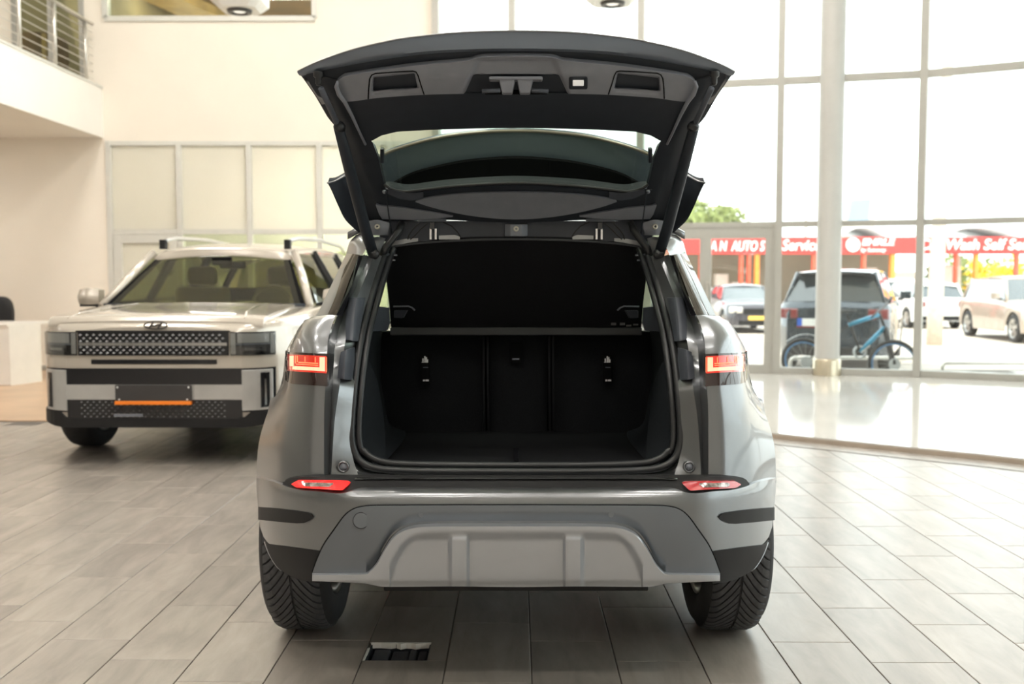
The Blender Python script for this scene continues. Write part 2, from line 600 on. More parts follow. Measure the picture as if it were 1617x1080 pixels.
def in_poly(x, y, poly):
    c = False
    n = len(poly)
    for i in range(n):
        a, b = poly[i], poly[i - 1]
        if (a.y > y) != (b.y > y) and x < (b.x - a.x) * (y - a.y) / (b.y - a.y) + a.x:
            c = not c
    return c
PODIUM = PEs + list(reversed(FP))

# --- floor: grout bed with the hole of an open floor box, tiles laid one by one
TW, TL, TX0, TSH = 0.2852, 0.555, -0.805, 0.187
HX0, HX1, HY0, HY1 = -0.512, -0.300, 3.284, 3.455
zf = -0.005
m = MB()
m.box(-12, HX0, -6, 14.2, -0.25, zf)
m.box(HX1, 11, -6, 14.2, -0.25, zf)
m.box(HX0, HX1, -6, HY0, -0.25, zf)
m.box(HX0, HX1, HY1, 14.2, -0.25, zf)
floor = structure(m.build('floor', M['grout']))

g = 0.0018
tiles = []
k0, k1 = int((-5.3 - TX0) / TW) - 1, int((9.4 - TX0) / TW) + 1
for k in range(k0, k1):
    xa = TX0 + k * TW
    ph = (3.107 - TSH * (k + 1)) % TL
    for n in range(-11, 26):
        ya = ph + n * TL
        cx, cy = xa + TW / 2, ya + TL / 2
        if ya + TL > 14 or cy < -6 or (cx < -4.05 and cy > 8.9):
            continue
        if in_poly(cx, cy, PODIUM) and in_poly(cx, ya, PODIUM) and in_poly(xa, cy, PODIUM) and in_poly(xa + TW, ya, PODIUM):
            continue
        tiles.append((xa, ya))
def tile_mesh(w, l):
    e = 0.0016
    V = [(0, 0, zf - 0.004), (w, 0, zf - 0.004), (w, l, zf - 0.004), (0, l, zf - 0.004),
         (0, 0, -e), (w, 0, -e), (w, l, -e), (0, l, -e),
         (e, e, 0), (w - e, e, 0), (w - e, l - e, 0), (e, l - e, 0)]
    Fc = [(8, 9, 10, 11)]
    for a, b in ((0, 1), (1, 2), (2, 3), (3, 0)):
        Fc += [(a, b, b + 4, a + 4), (a + 4, b + 4, b + 8, a + 8)]
    return V, Fc
def seen(x, y):
    v = RM.transposed() @ (Vector((x, y, 0)) - Vector((0, 0, CAMH)))
    if v.z > -0.3:
        return None
    px, py = CX - FPX * v.x / v.z, CY + FPX * v.y / v.z
    return (px, py)
def hidden(x, y):
    p = seen(x, y)
    if p is None:
        return True
    return not (-60 < p[0] < 1680 and p[1] < 1130)
vis = [t for t in tiles if not hidden(t[0] + TW / 2, t[1] + TL / 2)]
vis.sort(key=lambda t: t[1] ** 2 + t[0] ** 2)
# tiles lying wholly below the car are hardly seen; keep the 300 that show largest
near = set(vis[:298])
V, Fc = tile_mesh(TW - 2 * g, TL - 2 * g)
tme = bpy.data.meshes.new('tile')
tme.from_pydata(V, [], Fc)
tme.materials.append(M['tile'])
far = MB()
for t in tiles:
    xa, ya = t
    hole = xa < HX1 and xa + TW > HX0 + 0.02 and ya < HY1 and ya + TL > HY0
    if hole:
        # the tile round the floor box: two pieces of one L-shaped cut tile
        x0, x1, y0, y1 = xa + g, xa + TW - g, ya + g, ya + TL - g
        poly = [(HX1, y0), (x1, y0), (x1, y1), (x0, y1), (x0, HY1)]
        jag = [(HX0 + (HX1 - HX0) * q, HY1 - 0.004 + 0.006 * random.random(), 0) for q in (0.15, 0.3, 0.42, 0.5, 0.62, 0.75, 0.86)]
        pl = [(a, b, 0) for a, b in poly] + jag + [(HX1, HY1 - 0.002, 0)]
        if y0 < HY0:
            pl = [(a, b, 0) for a, b in ((x0, y0), (x1, y0), (x1, y1), (x0, y1))]
        mm = MB().prism(pl, (0, 0, -0.012))
        mm.build('tile', M['tile'], floor)
        continue
    if t in near:
        o = bpy.data.objects.new('tile', tme)
        o.location = (xa + g, ya + g, 0)
        COL.objects.link(o)
        o.parent = floor
    else:
        V2, F2 = tile_mesh(TW - 2 * g, TL - 2 * g)
        far.add([(a + xa + g, b + ya + g, c) for a, b, c in V2], F2)
far.build('tile_field', M['tile_far'], floor, kind='stuff')

# --- open floor box
fb = thing('floor_box', 'open rectangular floor socket pit with dark conduits sunk in the tiles', 'floor box', ((HX0 + HX1) / 2, (HY0 + HY1) / 2, -0.09))
m = MB()
m.box(HX0 + 0.001, HX1 - 0.001, HY0 + 0.001, HY1 - 0.001, -0.10, -0.094)
for a in ((HX0 + 0.001, HX0 + 0.005, HY0 + .001, HY1 - .001), (HX1 - 0.005, HX1 - 0.001, HY0 + .001, HY1 - .001), (HX0 + .005, HX1 - .005, HY0 + .001, HY0 + 0.005), (HX0 + .005, HX1 - .005, HY1 - 0.005, HY1 - .001)):
    m.box(*a, -0.094, -0.006)
m.build('box_lining', M['plastic_dk'], fb)
m = MB()
for q, (a, b) in enumerate(((0.012, 0.07), (0.078, 0.135), (0.14, 0.165), (0.17, 0.2))):
    mm = MB().box(HX0 + a, HX0 + b, HY0 + 0.06, HY1 - 0.008, -0.09, -0.022 - 0.006 * (q % 2))
    mm.build('socket_block', M['plastic_md'], fb, bevel=0.006)
for q in range(3):
    mm = MB().tube([(HX0 + 0.03 + q * 0.05, HY0 + 0.012, -0.08), (HX0 + 0.05 + q * 0.05, HY0 + 0.035, -0.06), (HX0 + 0.1 + q * 0.03, HY0 + 0.045, -0.07)], 0.008, 8)
    mm.build('cable', M['rubber'], fb, smooth=True)
m = MB()
xs = [HX0 + (HX1 - HX0) * i / 12 for i in range(13)]
m.prism([(x, HY1 - 0.001, 0.0004) for x in xs] + [(x, HY1 - 0.004 - 0.010 * random.random() * (1 if i % 3 else 1.6), 0.0004) for i, x in reversed(list(enumerate(xs)))], (0, 0, -0.02))
m.prism([(HX0 - 0.007, HY0, 0.0004), (HX0 - 0.001, HY0, 0.0004), (HX0 + 0.001, HY1 - 0.05, 0.0004), (HX0 - 0.006, HY1 - 0.06, 0.0004)], (0, 0, -0.02))
m.build('mortar_edge', M['wall_white'], fb)

# --- podium with its edge strip and the border band laid in front of it
m = MB()
top = [Vector((p.x, p.y, 0.045)) for p in PODIUM]
m.prism(top, (0, 0, -0.048))
pod = structure(m.build('floor_podium', M['podium']))
m = MB()
nrm = []
for i, p in enumerate(PEs):
    t = PEs[min(i + 1, len(PEs) - 1)] - PEs[max(i - 1, 0)]
    nrm.append(Vector((t.y, -t.x, 0)).normalized())
if nrm[5].y > 0:
    nrm = [-q for q in nrm]
m.shell([[p + q * 0.006 + Vector((0, 0, 0.034)) for p, q in zip(PEs, nrm)], [p + q * 0.006 for p, q in zip(PEs, nrm)]], (0, 0.004, 0))
m.build('edge_strip', M['podium_edge'], pod)
m = MB()
m.shell([[p + q * 0.012 + Vector((0, 0, 0.003)) for p, q in zip(PEs, nrm)], [p + q * 0.26 + Vector((0, 0, 0.003)) for p, q in zip(PEs, nrm)]], (0, 0, -0.003))
structure(m.build('trim_1', M['tile_far']))
m = MB()
m.shell([[p + q * 0.26 + Vector((0, 0, 0.0034)) for p, q in zip(PEs, nrm)], [p + q * 0.268 + Vector((0, 0, 0.0034)) for p, q in zip(PEs, nrm)]], (0, 0, -0.003))
structure(m.build('trim_2', M['grout']))
m = MB().box(-11.9, -4.05, 8.97, 13.98, -0.02, 0.004)
structure(m.build('floor_wood', M['wood_floor']))

# --- walls, ceiling, mezzanine
m = MB()
XD0, XD1 = W(20, 60, WB).x, W(134, 60, WB).x
m.box(-12, XG0, WB, WB + 0.2, 0, ZS0)
m.box(XG0, XE, WB, WB + 0.2, ZG, ZW)
m.box(-12, XG0, WB, WB + 0.2, ZS0, ZS1)
m.box(-12, XD0, WB, WB + 0.2, ZS1, ZC)
m.box(XD1, XG0, WB, WB + 0.2, ZS1, ZC)
m.box(XD0, XD1, WB, WB + 0.2, ZS1 + 2.3, ZC)
m.box(XG0, XW0, WB, WB + 0.2, ZW, ZC)
m.box(XW1, XE, WB, WB + 0.2, ZW, ZC)
m.box(XW0, XW1, WB, WB + 0.2, 6.5, ZC)
structure(m.build('wall_back', M['wall']))
structure(MB().box(-12.2, -12, -6.2, WB + 0.2, -0.05, ZC).build('wall_left', M['wall']))
structure(MB().box(-12, 9.6, -6.2, -6, -0.05, ZC).build('wall_rear', M['wall_tan']))
structure(MB().box(9.45, 9.65, -6.2, -2.86, -0.05, ZC).build('wall_right', M['wall_tan']))
structure(MB().box(-12.2, 11, -6.2, WB + 0.4, ZC, ZC + 0.2).build('ceiling', M['ceil']))
mz = structure(MB().box(-12, XM, -6, WB, ZS0, ZS1).build('mezzanine', M['wall_white']))
MB().box(XM - 0.02, XM + 0.01, -6, WB - 0.002, ZS1, ZS1 + 0.03).build('edge_cap', M['alu_inner'], mz)
structure(MB().box(-12, XG0 - 0.02, WB - 0.012, WB, 0.004, 0.07).build('baseboard_back', M['alu']))

# --- railing on the mezzanine edge
rl = thing('railing', 'stainless steel balustrade with thin cables along the mezzanine edge', 'railing', (XM - 0.05, 10, ZS1))
XR = XM - 0.06
ZR = ZS1 + 0.84
MB().tube([(XR, 2.0, ZR), (XR, WB - 0.15, ZR)], 0.028, 10).build('handrail', M['steel'], rl, smooth=True)
for i in range(9):
    yy = 13.62 - 0.9 * i
    o = MB().tube([(XR, yy, ZS1 + 0.03), (XR, yy, ZR - 0.02)], 0.026, 10).build('post', M['steel'], rl, smooth=True)
for j in range(7):
    zz = ZS1 + 0.10 + 0.105 * j
    MB().tube([(XR, 2.0, zz), (XR, WB - 0.15, zz)], 0.006, 6).build('cable', M['steel'], rl)

# --- upper door glazing on the mezzanine with a room behind
d1 = sthing('door_1', ((XD0 + XD1) / 2, WB, ZS1))
for a, b in ((20, 27), (77, 87), (126, 134)):
    MB().box(W(a, 60, WB).x, W(b, 60, WB).x, WB - 0.03, WB + 0.06, ZS1, ZS1 + 2.3).build('door_frame', M['alu'], d1)
MB().box(W(27, 60, WB).x, W(77, 60, WB).x, WB + 0.02, WB + 0.03, ZS1, ZS1 + 2.3).build('glass_pane', M['pane_in'], d1)
MB().box(W(87, 60, WB).x, W(126, 60, WB).x, WB + 0.02, WB + 0.03, ZS1, ZS1 + 2.3).build('glass_pane', M['pane_in'], d1)
rm_ = MB()
rm_.box(XD0 - 0.8, XD1 + 0.2, 17, 17.1, ZS1 - 0.1, ZS1 + 3)
rm_.box(XD0 - 0.8, XD1 + 0.2, WB + 0.2, 17, ZS1 - 0.15, ZS1 - 0.02)
rm_.box(XD0 - 0.9, XD0 - 0.8, WB + 0.2, 17, ZS1, ZS1 + 3)
rm_.box(XD1 + 0.1, XD1 + 0.2, WB + 0.2, 17, ZS1, ZS1 + 3)
structure(rm_.build('upper_room', M['olive']))
cb = thing('cabinet', 'brown wooden cabinet behind the upper glass door', 'cabinet', (W(60, 80, 14.6).x, 14.8, ZS1))
xa, xb = W(30, 80, 14.55).x, W(82, 80, 14.55).x
MB().box(xa, xb, 14.55, 15.1, ZS1 - 0.02, W(60, 50, 14.55).z).build('body', M['brown'], cb, bevel=0.01)
MB().box(W(66, 80, 14.5).x, W(72, 80, 14.5).x, 14.5, 14.55, ZS1 - 0.02, W(60, 52, 14.5).z).build('stile', M['tan'], cb)

# --- upper window in the back wall, room with a brown ceiling behind it
w1 = sthing('window_1', ((XW0 + XW1) / 2, WB, ZW))
fr = MB()
fr.box(XW0, XW1, WB - 0.03, WB + 0.12, ZW - 0.05, ZW + 0.02)
fr.box(XW0 - 0.03, XW0 + 0.04, WB - 0.03, WB + 0.12, ZW, 6.5)
fr.box(XW1 - 0.04, XW1 + 0.03, WB - 0.03, WB + 0.12, ZW, 6.5)
fr.build('window_frame', M['alu_inner'], w1)
MB().box(XW0 + 0.04, XW1 - 0.04, WB + 0.04, WB + 0.05, ZW + 0.02, 6.5).build('glass_pane', M['pane_in'], w1)
rm_ = MB()
rm_.box(XW0 - 0.5, XW1 + 0.5, WB + 0.2, 19, 5.75, 5.85)
rm_.box(XW0 - 0.5, XW1 + 0.5, 19, 19.1, ZW - 0.3, 5.8)
structure(rm_.build('ceiling_upper_room', M['brown']))
a = W(262, 10, 15.6)
bm_ = thing('ceiling_beam', 'warm lit pale beam crossing the brown ceiling behind the upper window', 'beam', (a.x, 15.6, 5.6))
p0, p1 = W(205, 4, 15.0), W(300, 30, 16.6)
MB().prism([(p0.x - 0.25, 15.0, 5.6), (p0.x + 0.35, 15.0, 5.6), (p1.x + 0.55, 17.0, 5.6), (p1.x - 0.1, 17.0, 5.6)], (0, 0, 0.14)).build('beam_body', M['tan'], bm_)
MB().box(a.x - 0.1, a.x + 0.5, 15.3, 15.45, 5.57, 5.6).build('strip_light', M['lampon3'], bm_)

# --- interior glass partition under the back wall
XS = [XG0] + [W(p, 300, WB).x for p in (279, 389.5, 500)] + [W(500, 300, WB).x + 0.98 * i for i in (1, 2)] + [XE]
ZT = W(300, 366, WB).z
for i in range(len(XS) - 1):
    x0, x1 = XS[i], XS[i + 1]
    w = sthing('window_%d' % (i + 2), ((x0 + x1) / 2, WB, 0))
    fr = MB()
    fr.box(x0, x0 + 0.075, WB - 0.02, WB + 0.10, 0.004, ZG)
    if i == len(XS) - 2:
        fr.box(x1 - 0.075, x1, WB - 0.02, WB + 0.10, 0.004, ZG)
    fr.build('mullion', M['alu_inner'], w, bevel=0.006)
    fr = MB()
    fr.box(x0 + 0.075, x1, WB - 0.015, WB + 0.09, ZG - 0.06, ZG)
    fr.box(x0 + 0.075, x1, WB - 0.015, WB + 0.09, ZT - 0.035, ZT + 0.035)
    fr.box(x0 + 0.075, x1, WB - 0.015, WB + 0.09, 0.004, 0.08)
    fr.build('rail', M['alu_inner'], w)
    MB().box(x0 + 0.075, x1, WB + 0.02, WB + 0.035, ZT + 0.035, ZG - 0.06).build('frosted_pane', M['frost'], w)
    if i:
        MB().box(x0 + 0.075, x1, WB + 0.02, WB + 0.03, 0.08, ZT - 0.035).build('glass_pane', M['pane_in'], w)
    else:
        f2 = MB()
        f2.box(x0 + 0.08, x0 + 0.20, WB - 0.012, WB + 0.07, 0.08, ZT - 0.04)
        f2.box(x1 - 0.12, x1 - 0.005, WB - 0.012, WB + 0.07, 0.08, ZT - 0.04)
        f2.box(x0 + 0.20, x1 - 0.12, WB - 0.012, WB + 0.07, ZT - 0.16, ZT - 0.04)
        f2.build('door_frame', M['alu_inner'], w, bevel=0.006)
        MB().box(x0 + 0.20, x1 - 0.12, WB + 0.02, WB + 0.03, 0.08, ZT - 0.16).build('glass_pane', M['frost'], w)
rm_ = MB()
rm_.box(XG0 - 0.2, XE + 0.0, 17.6, 17.7, 0, ZG + 0.2)
rm_.box(XG0 - 0.3, XG0 - 0.2, WB + 0.2, 17.6, 0, ZG + 0.2)
rm_.box(XE - 0.1, XE, WB + 0.105, 17.6, 0, ZG + 0.2)
rm_.box(XG0 - 0.2, XE - 0.1, WB + 0.2, 17.6, -0.05, 0.003)
rm_.box(XG0 - 0.2, XE - 0.1, WB + 0.2, 17.6, ZG + 0.1, ZG + 0.2)
structure(rm_.build('office_room', M['wall_white']))
x0 = W(300, 390, 17).x
sh = thing('office_shelf', 'olive green low shelf seen through the partition glass', 'shelf', (x0 + 0.8, 17, 0))
MB().box(x0, x0 + 2.6, 17.1, 17.5, 0.01, 1.75).build('body', M['leaf'], sh)
for q in range(3):
    MB().box(x0 + 0.05 + 0.86 * q, x0 + 0.85 + 0.86 * q, 17.06, 17.1, 0.9, 1.7).build('door', M['olive'], sh)
lo = thing('office_lamp', 'warm ceiling lamp inside the office behind the frosted panels', 'lamp', (XS[3] + 0.5, 15.6, ZG))
MB().box(XS[3] - 0.4, XS[3] + 1.6, 15.2, 15.9, ZG + 0.04, ZG + 0.1).build('diffuser', M['lampon3'], lo)

# --- curved glass facade
def bayframe(P, Q, i, door=False):
    d = (Q - P).normalized()
    nn = Vector((-d.y, d.x, 0))
    L = (Q - P).length
    w = sthing('window_%d' % (10 + i), (P + Q) / 2)
    def bar(a, b, z0, z1, hw, mt, name, off=0.0):
        A, B = P + d * a, P + d * b
        pl = [A - nn * (hw - off), B - nn * (hw - off), B + nn * (hw + off), A + nn * (hw + off)]
        return MB().prism([(p.x, p.y, z1) for p in pl], (0, 0, z0 - z1)).build(name, mt, w)
    bar(-0.045, 0.045, 0.045, ZC - 0.02, 0.09, M['alu'], 'mullion')
    for z0, z1 in ((0.045, 0.13), (1.965, 2.035), (3.80, 3.885), (6.85, ZC - 0.02)):
        if door and z0 < 1:
            continue
        bar(0.045, L - 0.045, z0, z1, 0.06, M['alu'], 'transom')
    zz = [(2.035, 3.80), (3.885, 6.85)] + ([] if door else [(0.13, 1.965)])
    for z0, z1 in zz:
        bar(0.045, L - 0.045, z0, z1, 0.006, M['pane'], 'glass_pane')
    return bar, L, d, w
for i in range(len(FP) - 1):
    P, Q = FP[i], FP[i + 1]
    if i == 2:
        bar, L, d, wo = bayframe(P, Q, i, True)
        def tpx(px):
            best = min(range(0, 401), key=lambda k: abs(seen((P + d * (L * k / 400)).x, (P + d * (L * k / 400)).y)[0] - px))
            return L * best / 400
        wo.name = 'door_2'
        a1, a2, a3, a4 = tpx(1103), tpx(1121), tpx(1205), tpx(1222)
        bar(0.045, 0.16, 0.045, 1.965, 0.05, M['alu'], 'door_frame')
        bar(a1, a2, 0.045, 1.965, 0.05, M['alu'], 'door_stile')
        bar(a3, a4, 0.045, 1.965, 0.05, M['alu'], 'door_stile')
        bar(0.16, a1, 1.82, 1.965, 0.05, M['alu'], 'door_rail')
        bar(a2, a3, 1.82, 1.965, 0.05, M['alu'], 'door_rail')
        bar(0.16, a1, 0.045, 0.16, 0.05, M['alu'], 'door_rail')
        bar(a2, a3, 0.045, 0.16, 0.05, M['alu'], 'door_rail')
        bar(0.16, a1, 0.16, 1.82, 0.006, M['pane'], 'glass_pane')
        bar(a2, a3, 0.16, 1.82, 0.006, M['pane'], 'glass_pane')
        bar(a2 - 0.06, a2 - 0.03, 0.85, 1.25, 0.02, M['steel'], 'door_handle', -0.08)
    else:
        bayframe(P, Q, i)

# --- round column on the podium
c = WZ(1311, 594, 0.045)
co = thing('column', 'round pale column standing on the podium before the glass wall', 'column', (c.x, c.y + 0.15, 0.045))
MB().lathe([(0.155, 0.26), (0.155, ZC - 0.01)], 36, (c.x, c.y + 0.15, 0), 'z').build('shaft', M['column'], co, smooth=True)
MB().lathe([(0.175, 0.046), (0.175, 0.24), (0.168, 0.26), (0.155, 0.262)], 36, (c.x, c.y + 0.15, 0), 'z').build('base_ring', M['base_metal'], co, smooth=True)

# --- hanging lamps and unseen panels added to brighten the hall
def pendant(px, py, Y, label):
    c = W(px, py, Y)
    s = Y / 1573.0
    t = thing('pendant_lamp', label, 'lamp', (c.x, Y, c.z), 'pendant lamps')
    def ring(hx, hy, z, k=0.32):
        a, b = hx * (1 - k), hy * (1 - k)
        return [(c.x + q[0], Y + q[1], z) for q in ((-hx, -b), (-a, -hy), (a, -hy), (hx, -b), (hx, b), (a, hy), (-a, hy), (-hx, b))]
    rows = [ring(28 * s, 0.20, c.z), ring(39 * s, 0.27, c.z + 0.07), ring(40 * s, 0.28, c.z + 0.28), ring(30 * s, 0.22, c.z + 0.36)]
    rows = [r + [r[0]] for r in rows]
    m = MB().grid(rows)
    m.add(rows[0][:8], [tuple(range(7, -1, -1))])
    m.add(rows[3][:8], [tuple(range(8))])
    m.build('housing', M['lampshell'], t)
    MB().lathe([(0.075, -0.006), (0.085, -0.03), (0.125, -0.03), (0.135, 0.0), (0.125, 0.01)], 24, (c.x, Y - 0.02, c.z), 'z').build('bezel', M['lampring'], t, smooth=True)
    MB().lathe([(0.0001, -0.022), (0.06, -0.018), (0.085, -0.006)], 24, (c.x, Y - 0.02, c.z), 'z').build('lens', M['lampdim'], t, smooth=True)
    MB().tube([(c.x, Y, c.z + 0.35), (c.x, Y, ZC)], 0.012, 8).build('rod', M['steel'], t)
pendant(379, 17, 11.0, 'white hanging lamp with dark round bezel before the upper window')
pendant(967, 5, 11.0, 'white hanging lamp with dark round bezel before the tall glass facade')
for i, y in enumerate((4.6, 7.4, 10.2, 12.4)):  # unseen panels added to brighten the wall below the mezzanine
    t = thing('ceiling_light', 'white square light in the soffit under the mezzanine', 'ceiling light', (-8.6, y, ZS0), 'lights under the mezzanine')
    MB().box(-9.2, -8.0, y - 0.25, y + 0.25, ZS0 - 0.04, ZS0).build('frame', M['lampshell'], t)
    MB().box(-9.15, -8.05, y - 0.2, y + 0.2, ZS0 - 0.05, ZS0 - 0.038).build('diffuser', M['lampon2'], t)
for ix, x in enumerate((-4.4, -1.2, 2.2)):  # out-of-view fill panels, added because the hall needs more light
    for iy, y in enumerate((-3.0, 0.6, 4.2, 7.8, 11.2)):
        t = thing('ceiling_light', 'white rectangular ceiling light of the hall', 'ceiling light', (x, y, ZC - 0.02), 'ceiling lights above the cars')
        MB().box(x - 0.65, x + 0.65, y - 0.25, y + 0.25, ZC - 0.06, ZC).build('frame', M['lampshell'], t)
        MB().box(x - 0.6, x + 0.6, y - 0.2, y + 0.2, ZC - 0.075, ZC - 0.058).build('diffuser', M['lampon'], t)

# ================================================================== GREY SUV WITH OPEN TAILGATE
car = thing('suv', 'grey metallic SUV seen from behind with its tailgate raised', 'car', (0, 4.9, 0))
YA, TR = 3.65, 0.36            # rear axle, tyre radius
YF = YA + 2.68                 # front axle
def both(mb, name, mt, parent=car, **k):
    """a part on the left and its mirror image on the right"""
    return mb.build(name, mt, parent, **k), mb.mirror().build(name, mt, parent, **k)
def PL(l):
    return [W(*p) for p in l]

# ---- rear quarter: control net (pixel, pixel, depth) from the boot opening round to the flank
Q = [
 [(531, 498, 3.10), (520, 497, 3.13), (508, 498, 3.18), (500, 499, 3.24), (494, 499, 3.32)],
 [(524.5, 512, 3.07), (506, 507, 3.10), (490, 506.5, 3.16), (481.5, 508, 3.23), (476, 512, 3.32)],
 [(518.5, 535, 3.02), (495, 530, 3.04), (475, 530, 3.10), (465, 534, 3.20), (459, 540, 3.32)],
 [(516.7, 556, 2.99), (490, 555, 3.005), (467, 555, 3.08), (456, 556, 3.19), (451, 558, 3.32)],
 [(515, 582, 2.98), (490, 581, 2.99), (464, 580, 3.06), (452.5, 580, 3.18), (448, 582, 3.32)],
 [(514, 609, 2.97), (489, 608, 2.98), (461, 606, 3.05), (449.5, 604, 3.17), (444, 607, 3.32)],
 [(512, 650, 2.965), (485, 649, 2.975), (456, 648, 3.04), (442, 645, 3.14), (424, 648, 3.32)],
 [(511.7, 700, 2.96), (483, 700, 2.97), (452, 700, 3.03), (434, 698, 3.12), (408.5, 700, 3.32)],
 [(511.7, 756, 2.95), (482, 758, 2.96), (450, 761, 3.02), (430, 760, 3.11), (405, 758, 3.32)],
]
QN = net([[W(*p) for p in r] for r in Q], 5, 5)
m = MB().grid(QN)
both(m, 'quarter_panel', M['paint'], smooth=True)
lastc = [r[-1] for r in QN]
xs_z = sorted([(p.z, abs(p.x)) for p in lastc])
XQ = lin(xs_z)

# ---- flank forward of the rear corner, with wheel arches
ZBELT = W(494, 499, 3.32).z
RA = 0.415
def xflank(y, z):
    x0 = XQ(z)
    full = lin([(0.25, 0.86), (0.45, 0.915), (0.62, 0.935), (0.75, 0.935), (0.95, 0.90), (1.05, 0.875), (1.2, 0.83)])(z)
    a = sstep(3.32, 4.1, y) if z > 0.85 else sstep(3.32, 3.75, y)
    b = x0 * (1 - a) + full * a
    return b - 0.16 * sstep(YF + 0.15, YF + 0.95, y) ** 2
def zbot(y):
    z = 0.30
    for c in (YA, YF):
        if abs(y - c) < RA:
            z = max(z, 0.345 + math.sqrt(RA ** 2 - (y - c) ** 2))
    return z
def ztop(y):
    return lin([(3.32, ZBELT), (4.2, 1.10), (5.2, 1.05), (6.3, 1.02), (6.9, 0.90), (7.15, 0.70)])(y)
ys = [3.32 + 0.035 * i for i in range(int((7.15 - 3.32) / 0.035) + 1)]
rows = []
for j in range(15):
    t = j / 14
    rows.append([Vector((-xflank(y, zbot(y) + (ztop(y) - zbot(y)) * t), y, zbot(y) + (ztop(y) - zbot(y)) * t)) for y in ys])
both(MB().grid(rows), 'body_side', M['paint'], smooth=True)
# arch lips
for c in (YA, YF):
    pth = []
    for i in range(25):
        a = R(12) + R(156) * i / 24
        y, z = c - RA * math.cos(a), 0.345 + RA * math.sin(a)
        if y < 3.43 and c == YA:
            continue
        pth.append((-xflank(y, z) + 0.006, y, z))
    both(MB().tube(pth, 0.010, 6), 'arch_trim', M['clad'], smooth=True)
# inner wheel housings, nose, bonnet, roof
for c in (YA, YF):
    rows = []
    for i in range(17):
        a = R(-8) + R(196) * i / 16
        rows.append([(-0.86, c - 0.405 * math.cos(a), 0.345 + 0.405 * math.sin(a)), (-0.60, c - 0.405 * math.cos(a), 0.345 + 0.405 * math.sin(a))])
    if c == YA:
        rows = rows[3:]
    both(MB().grid(rows), 'wheel_housing', M['plastic_dk'], smooth=True)
hood = net([[Vector((x * 0.93, y, z + 0.05 * (1 - x * x))) for x in (-0.9, -0.5, 0, 0.5, 0.9)] for y, z in ((5.15, 1.05), (5.8, 1.03), (6.4, 0.99), (6.9, 0.90), (7.15, 0.70))], 4, 4)
MB().shell(hood, (0, 0, -0.02)).build('bonnet', M['paint'], car, smooth=True)
nose = net([[Vector((x, 7.16 - 0.35 * abs(x) ** 3 + dy, z)) for x in (-0.84, -0.45, 0, 0.45, 0.84)] for z, dy in ((0.70, 0.0), (0.55, 0.06), (0.35, 0.02), (0.25, -0.1))], 4, 4)
MB().shell(nose, (0, -0.03, 0)).build('front_bumper', M['paint'], car, smooth=True)
MB().box(-0.86, 0.86, YA + 0.45, YF - 0.45, 0.24, 0.32).build('underbody', M['plastic_dk'], car)
MB().box(-0.58, 0.58, 3.05, 6.9, 0.42, 0.47).build('floor_pan', M['plastic_dk'], car)
ROOF = []
for y, z, hw in ((3.56, 1.500, 0.600), (3.75, 1.515, 0.625), (4.2, 1.545, 0.65), (4.8, 1.545, 0.65), (5.2, 1.47, 0.64)):
    ROOF.append([Vector((x * hw, y + 0.03 * (abs(x) if y < 3.5 else 0), z + 0.055 * (1 - x * x) - 0.05 * abs(x) ** 6)) for x in (-1, -0.8, -0.4, 0, 0.4, 0.8, 1)])
MB().shell(net(ROOF, 4, 4), (0, 0, -0.025)).build('roof', M['paint'], car, smooth=True)
# side windows and windscreen
both(MB().grid(net([PL([(569, 403, 3.32), (558, 401, 3.38), (547, 400, 3.50)]), PL([(551, 450, 3.20), (538, 449, 3.25), (524, 448, 3.36)]), PL([(535, 497, 3.12), (518, 497, 3.16), (500.5, 498, 3.26)])], 5, 5)), 'quarter_glass', M['qglass'], smooth=True)
both(MB().prism(PL([(573, 403, 3.335), (566, 404, 3.31), (549, 450, 3.19), (531, 498, 3.105), (540, 498, 3.13), (556, 450, 3.215)]), (0, 0.02, 0)), 'pillar_trim', M['black'])  # black strip stands in for the shadow gap between glass and jamb
a, b = W(547, 400, 3.50), W(500.5, 498, 3.26)
both(MB().grid([[a, (-0.625, 4.3, 1.50), (-0.625, 4.75, 1.50)], [b, (-0.835, 4.3, 1.095), (-0.86, 5.55, 1.045)]]), 'side_window', M['side_glass'])
both(MB().tube([(-0.640, 4.75, 1.505), (-0.74, 5.2, 1.28), (-0.86, 5.6, 1.05)], 0.03, 6).tube([(-0.64, 4.3, 1.5), (-0.83, 4.32, 1.09)], 0.02, 6), 'pillar', M['black'])
MB().grid([[(-0.62, 4.85, 1.50), (0.62, 4.85, 1.50)], [(-0.84, 5.6, 1.05), (0.84, 5.6, 1.05)]]).build('windscreen', M['side_glass'], car)
# rounded end of the roof beside the hatch
both(MB().grid(net([PL([(591, 374, 3.44), (582, 383, 3.38), (573, 403, 3.335)]), PL([(574, 371, 3.50), (562, 380, 3.46), (558, 401, 3.44)]), PL([(562, 371, 3.58), (552, 382, 3.57), (546.5, 401, 3.58)])], 4, 4)), 'roof_corner', M['paint'], smooth=True)
# shut line between quarter and lamp is kept by the lamp standing proud

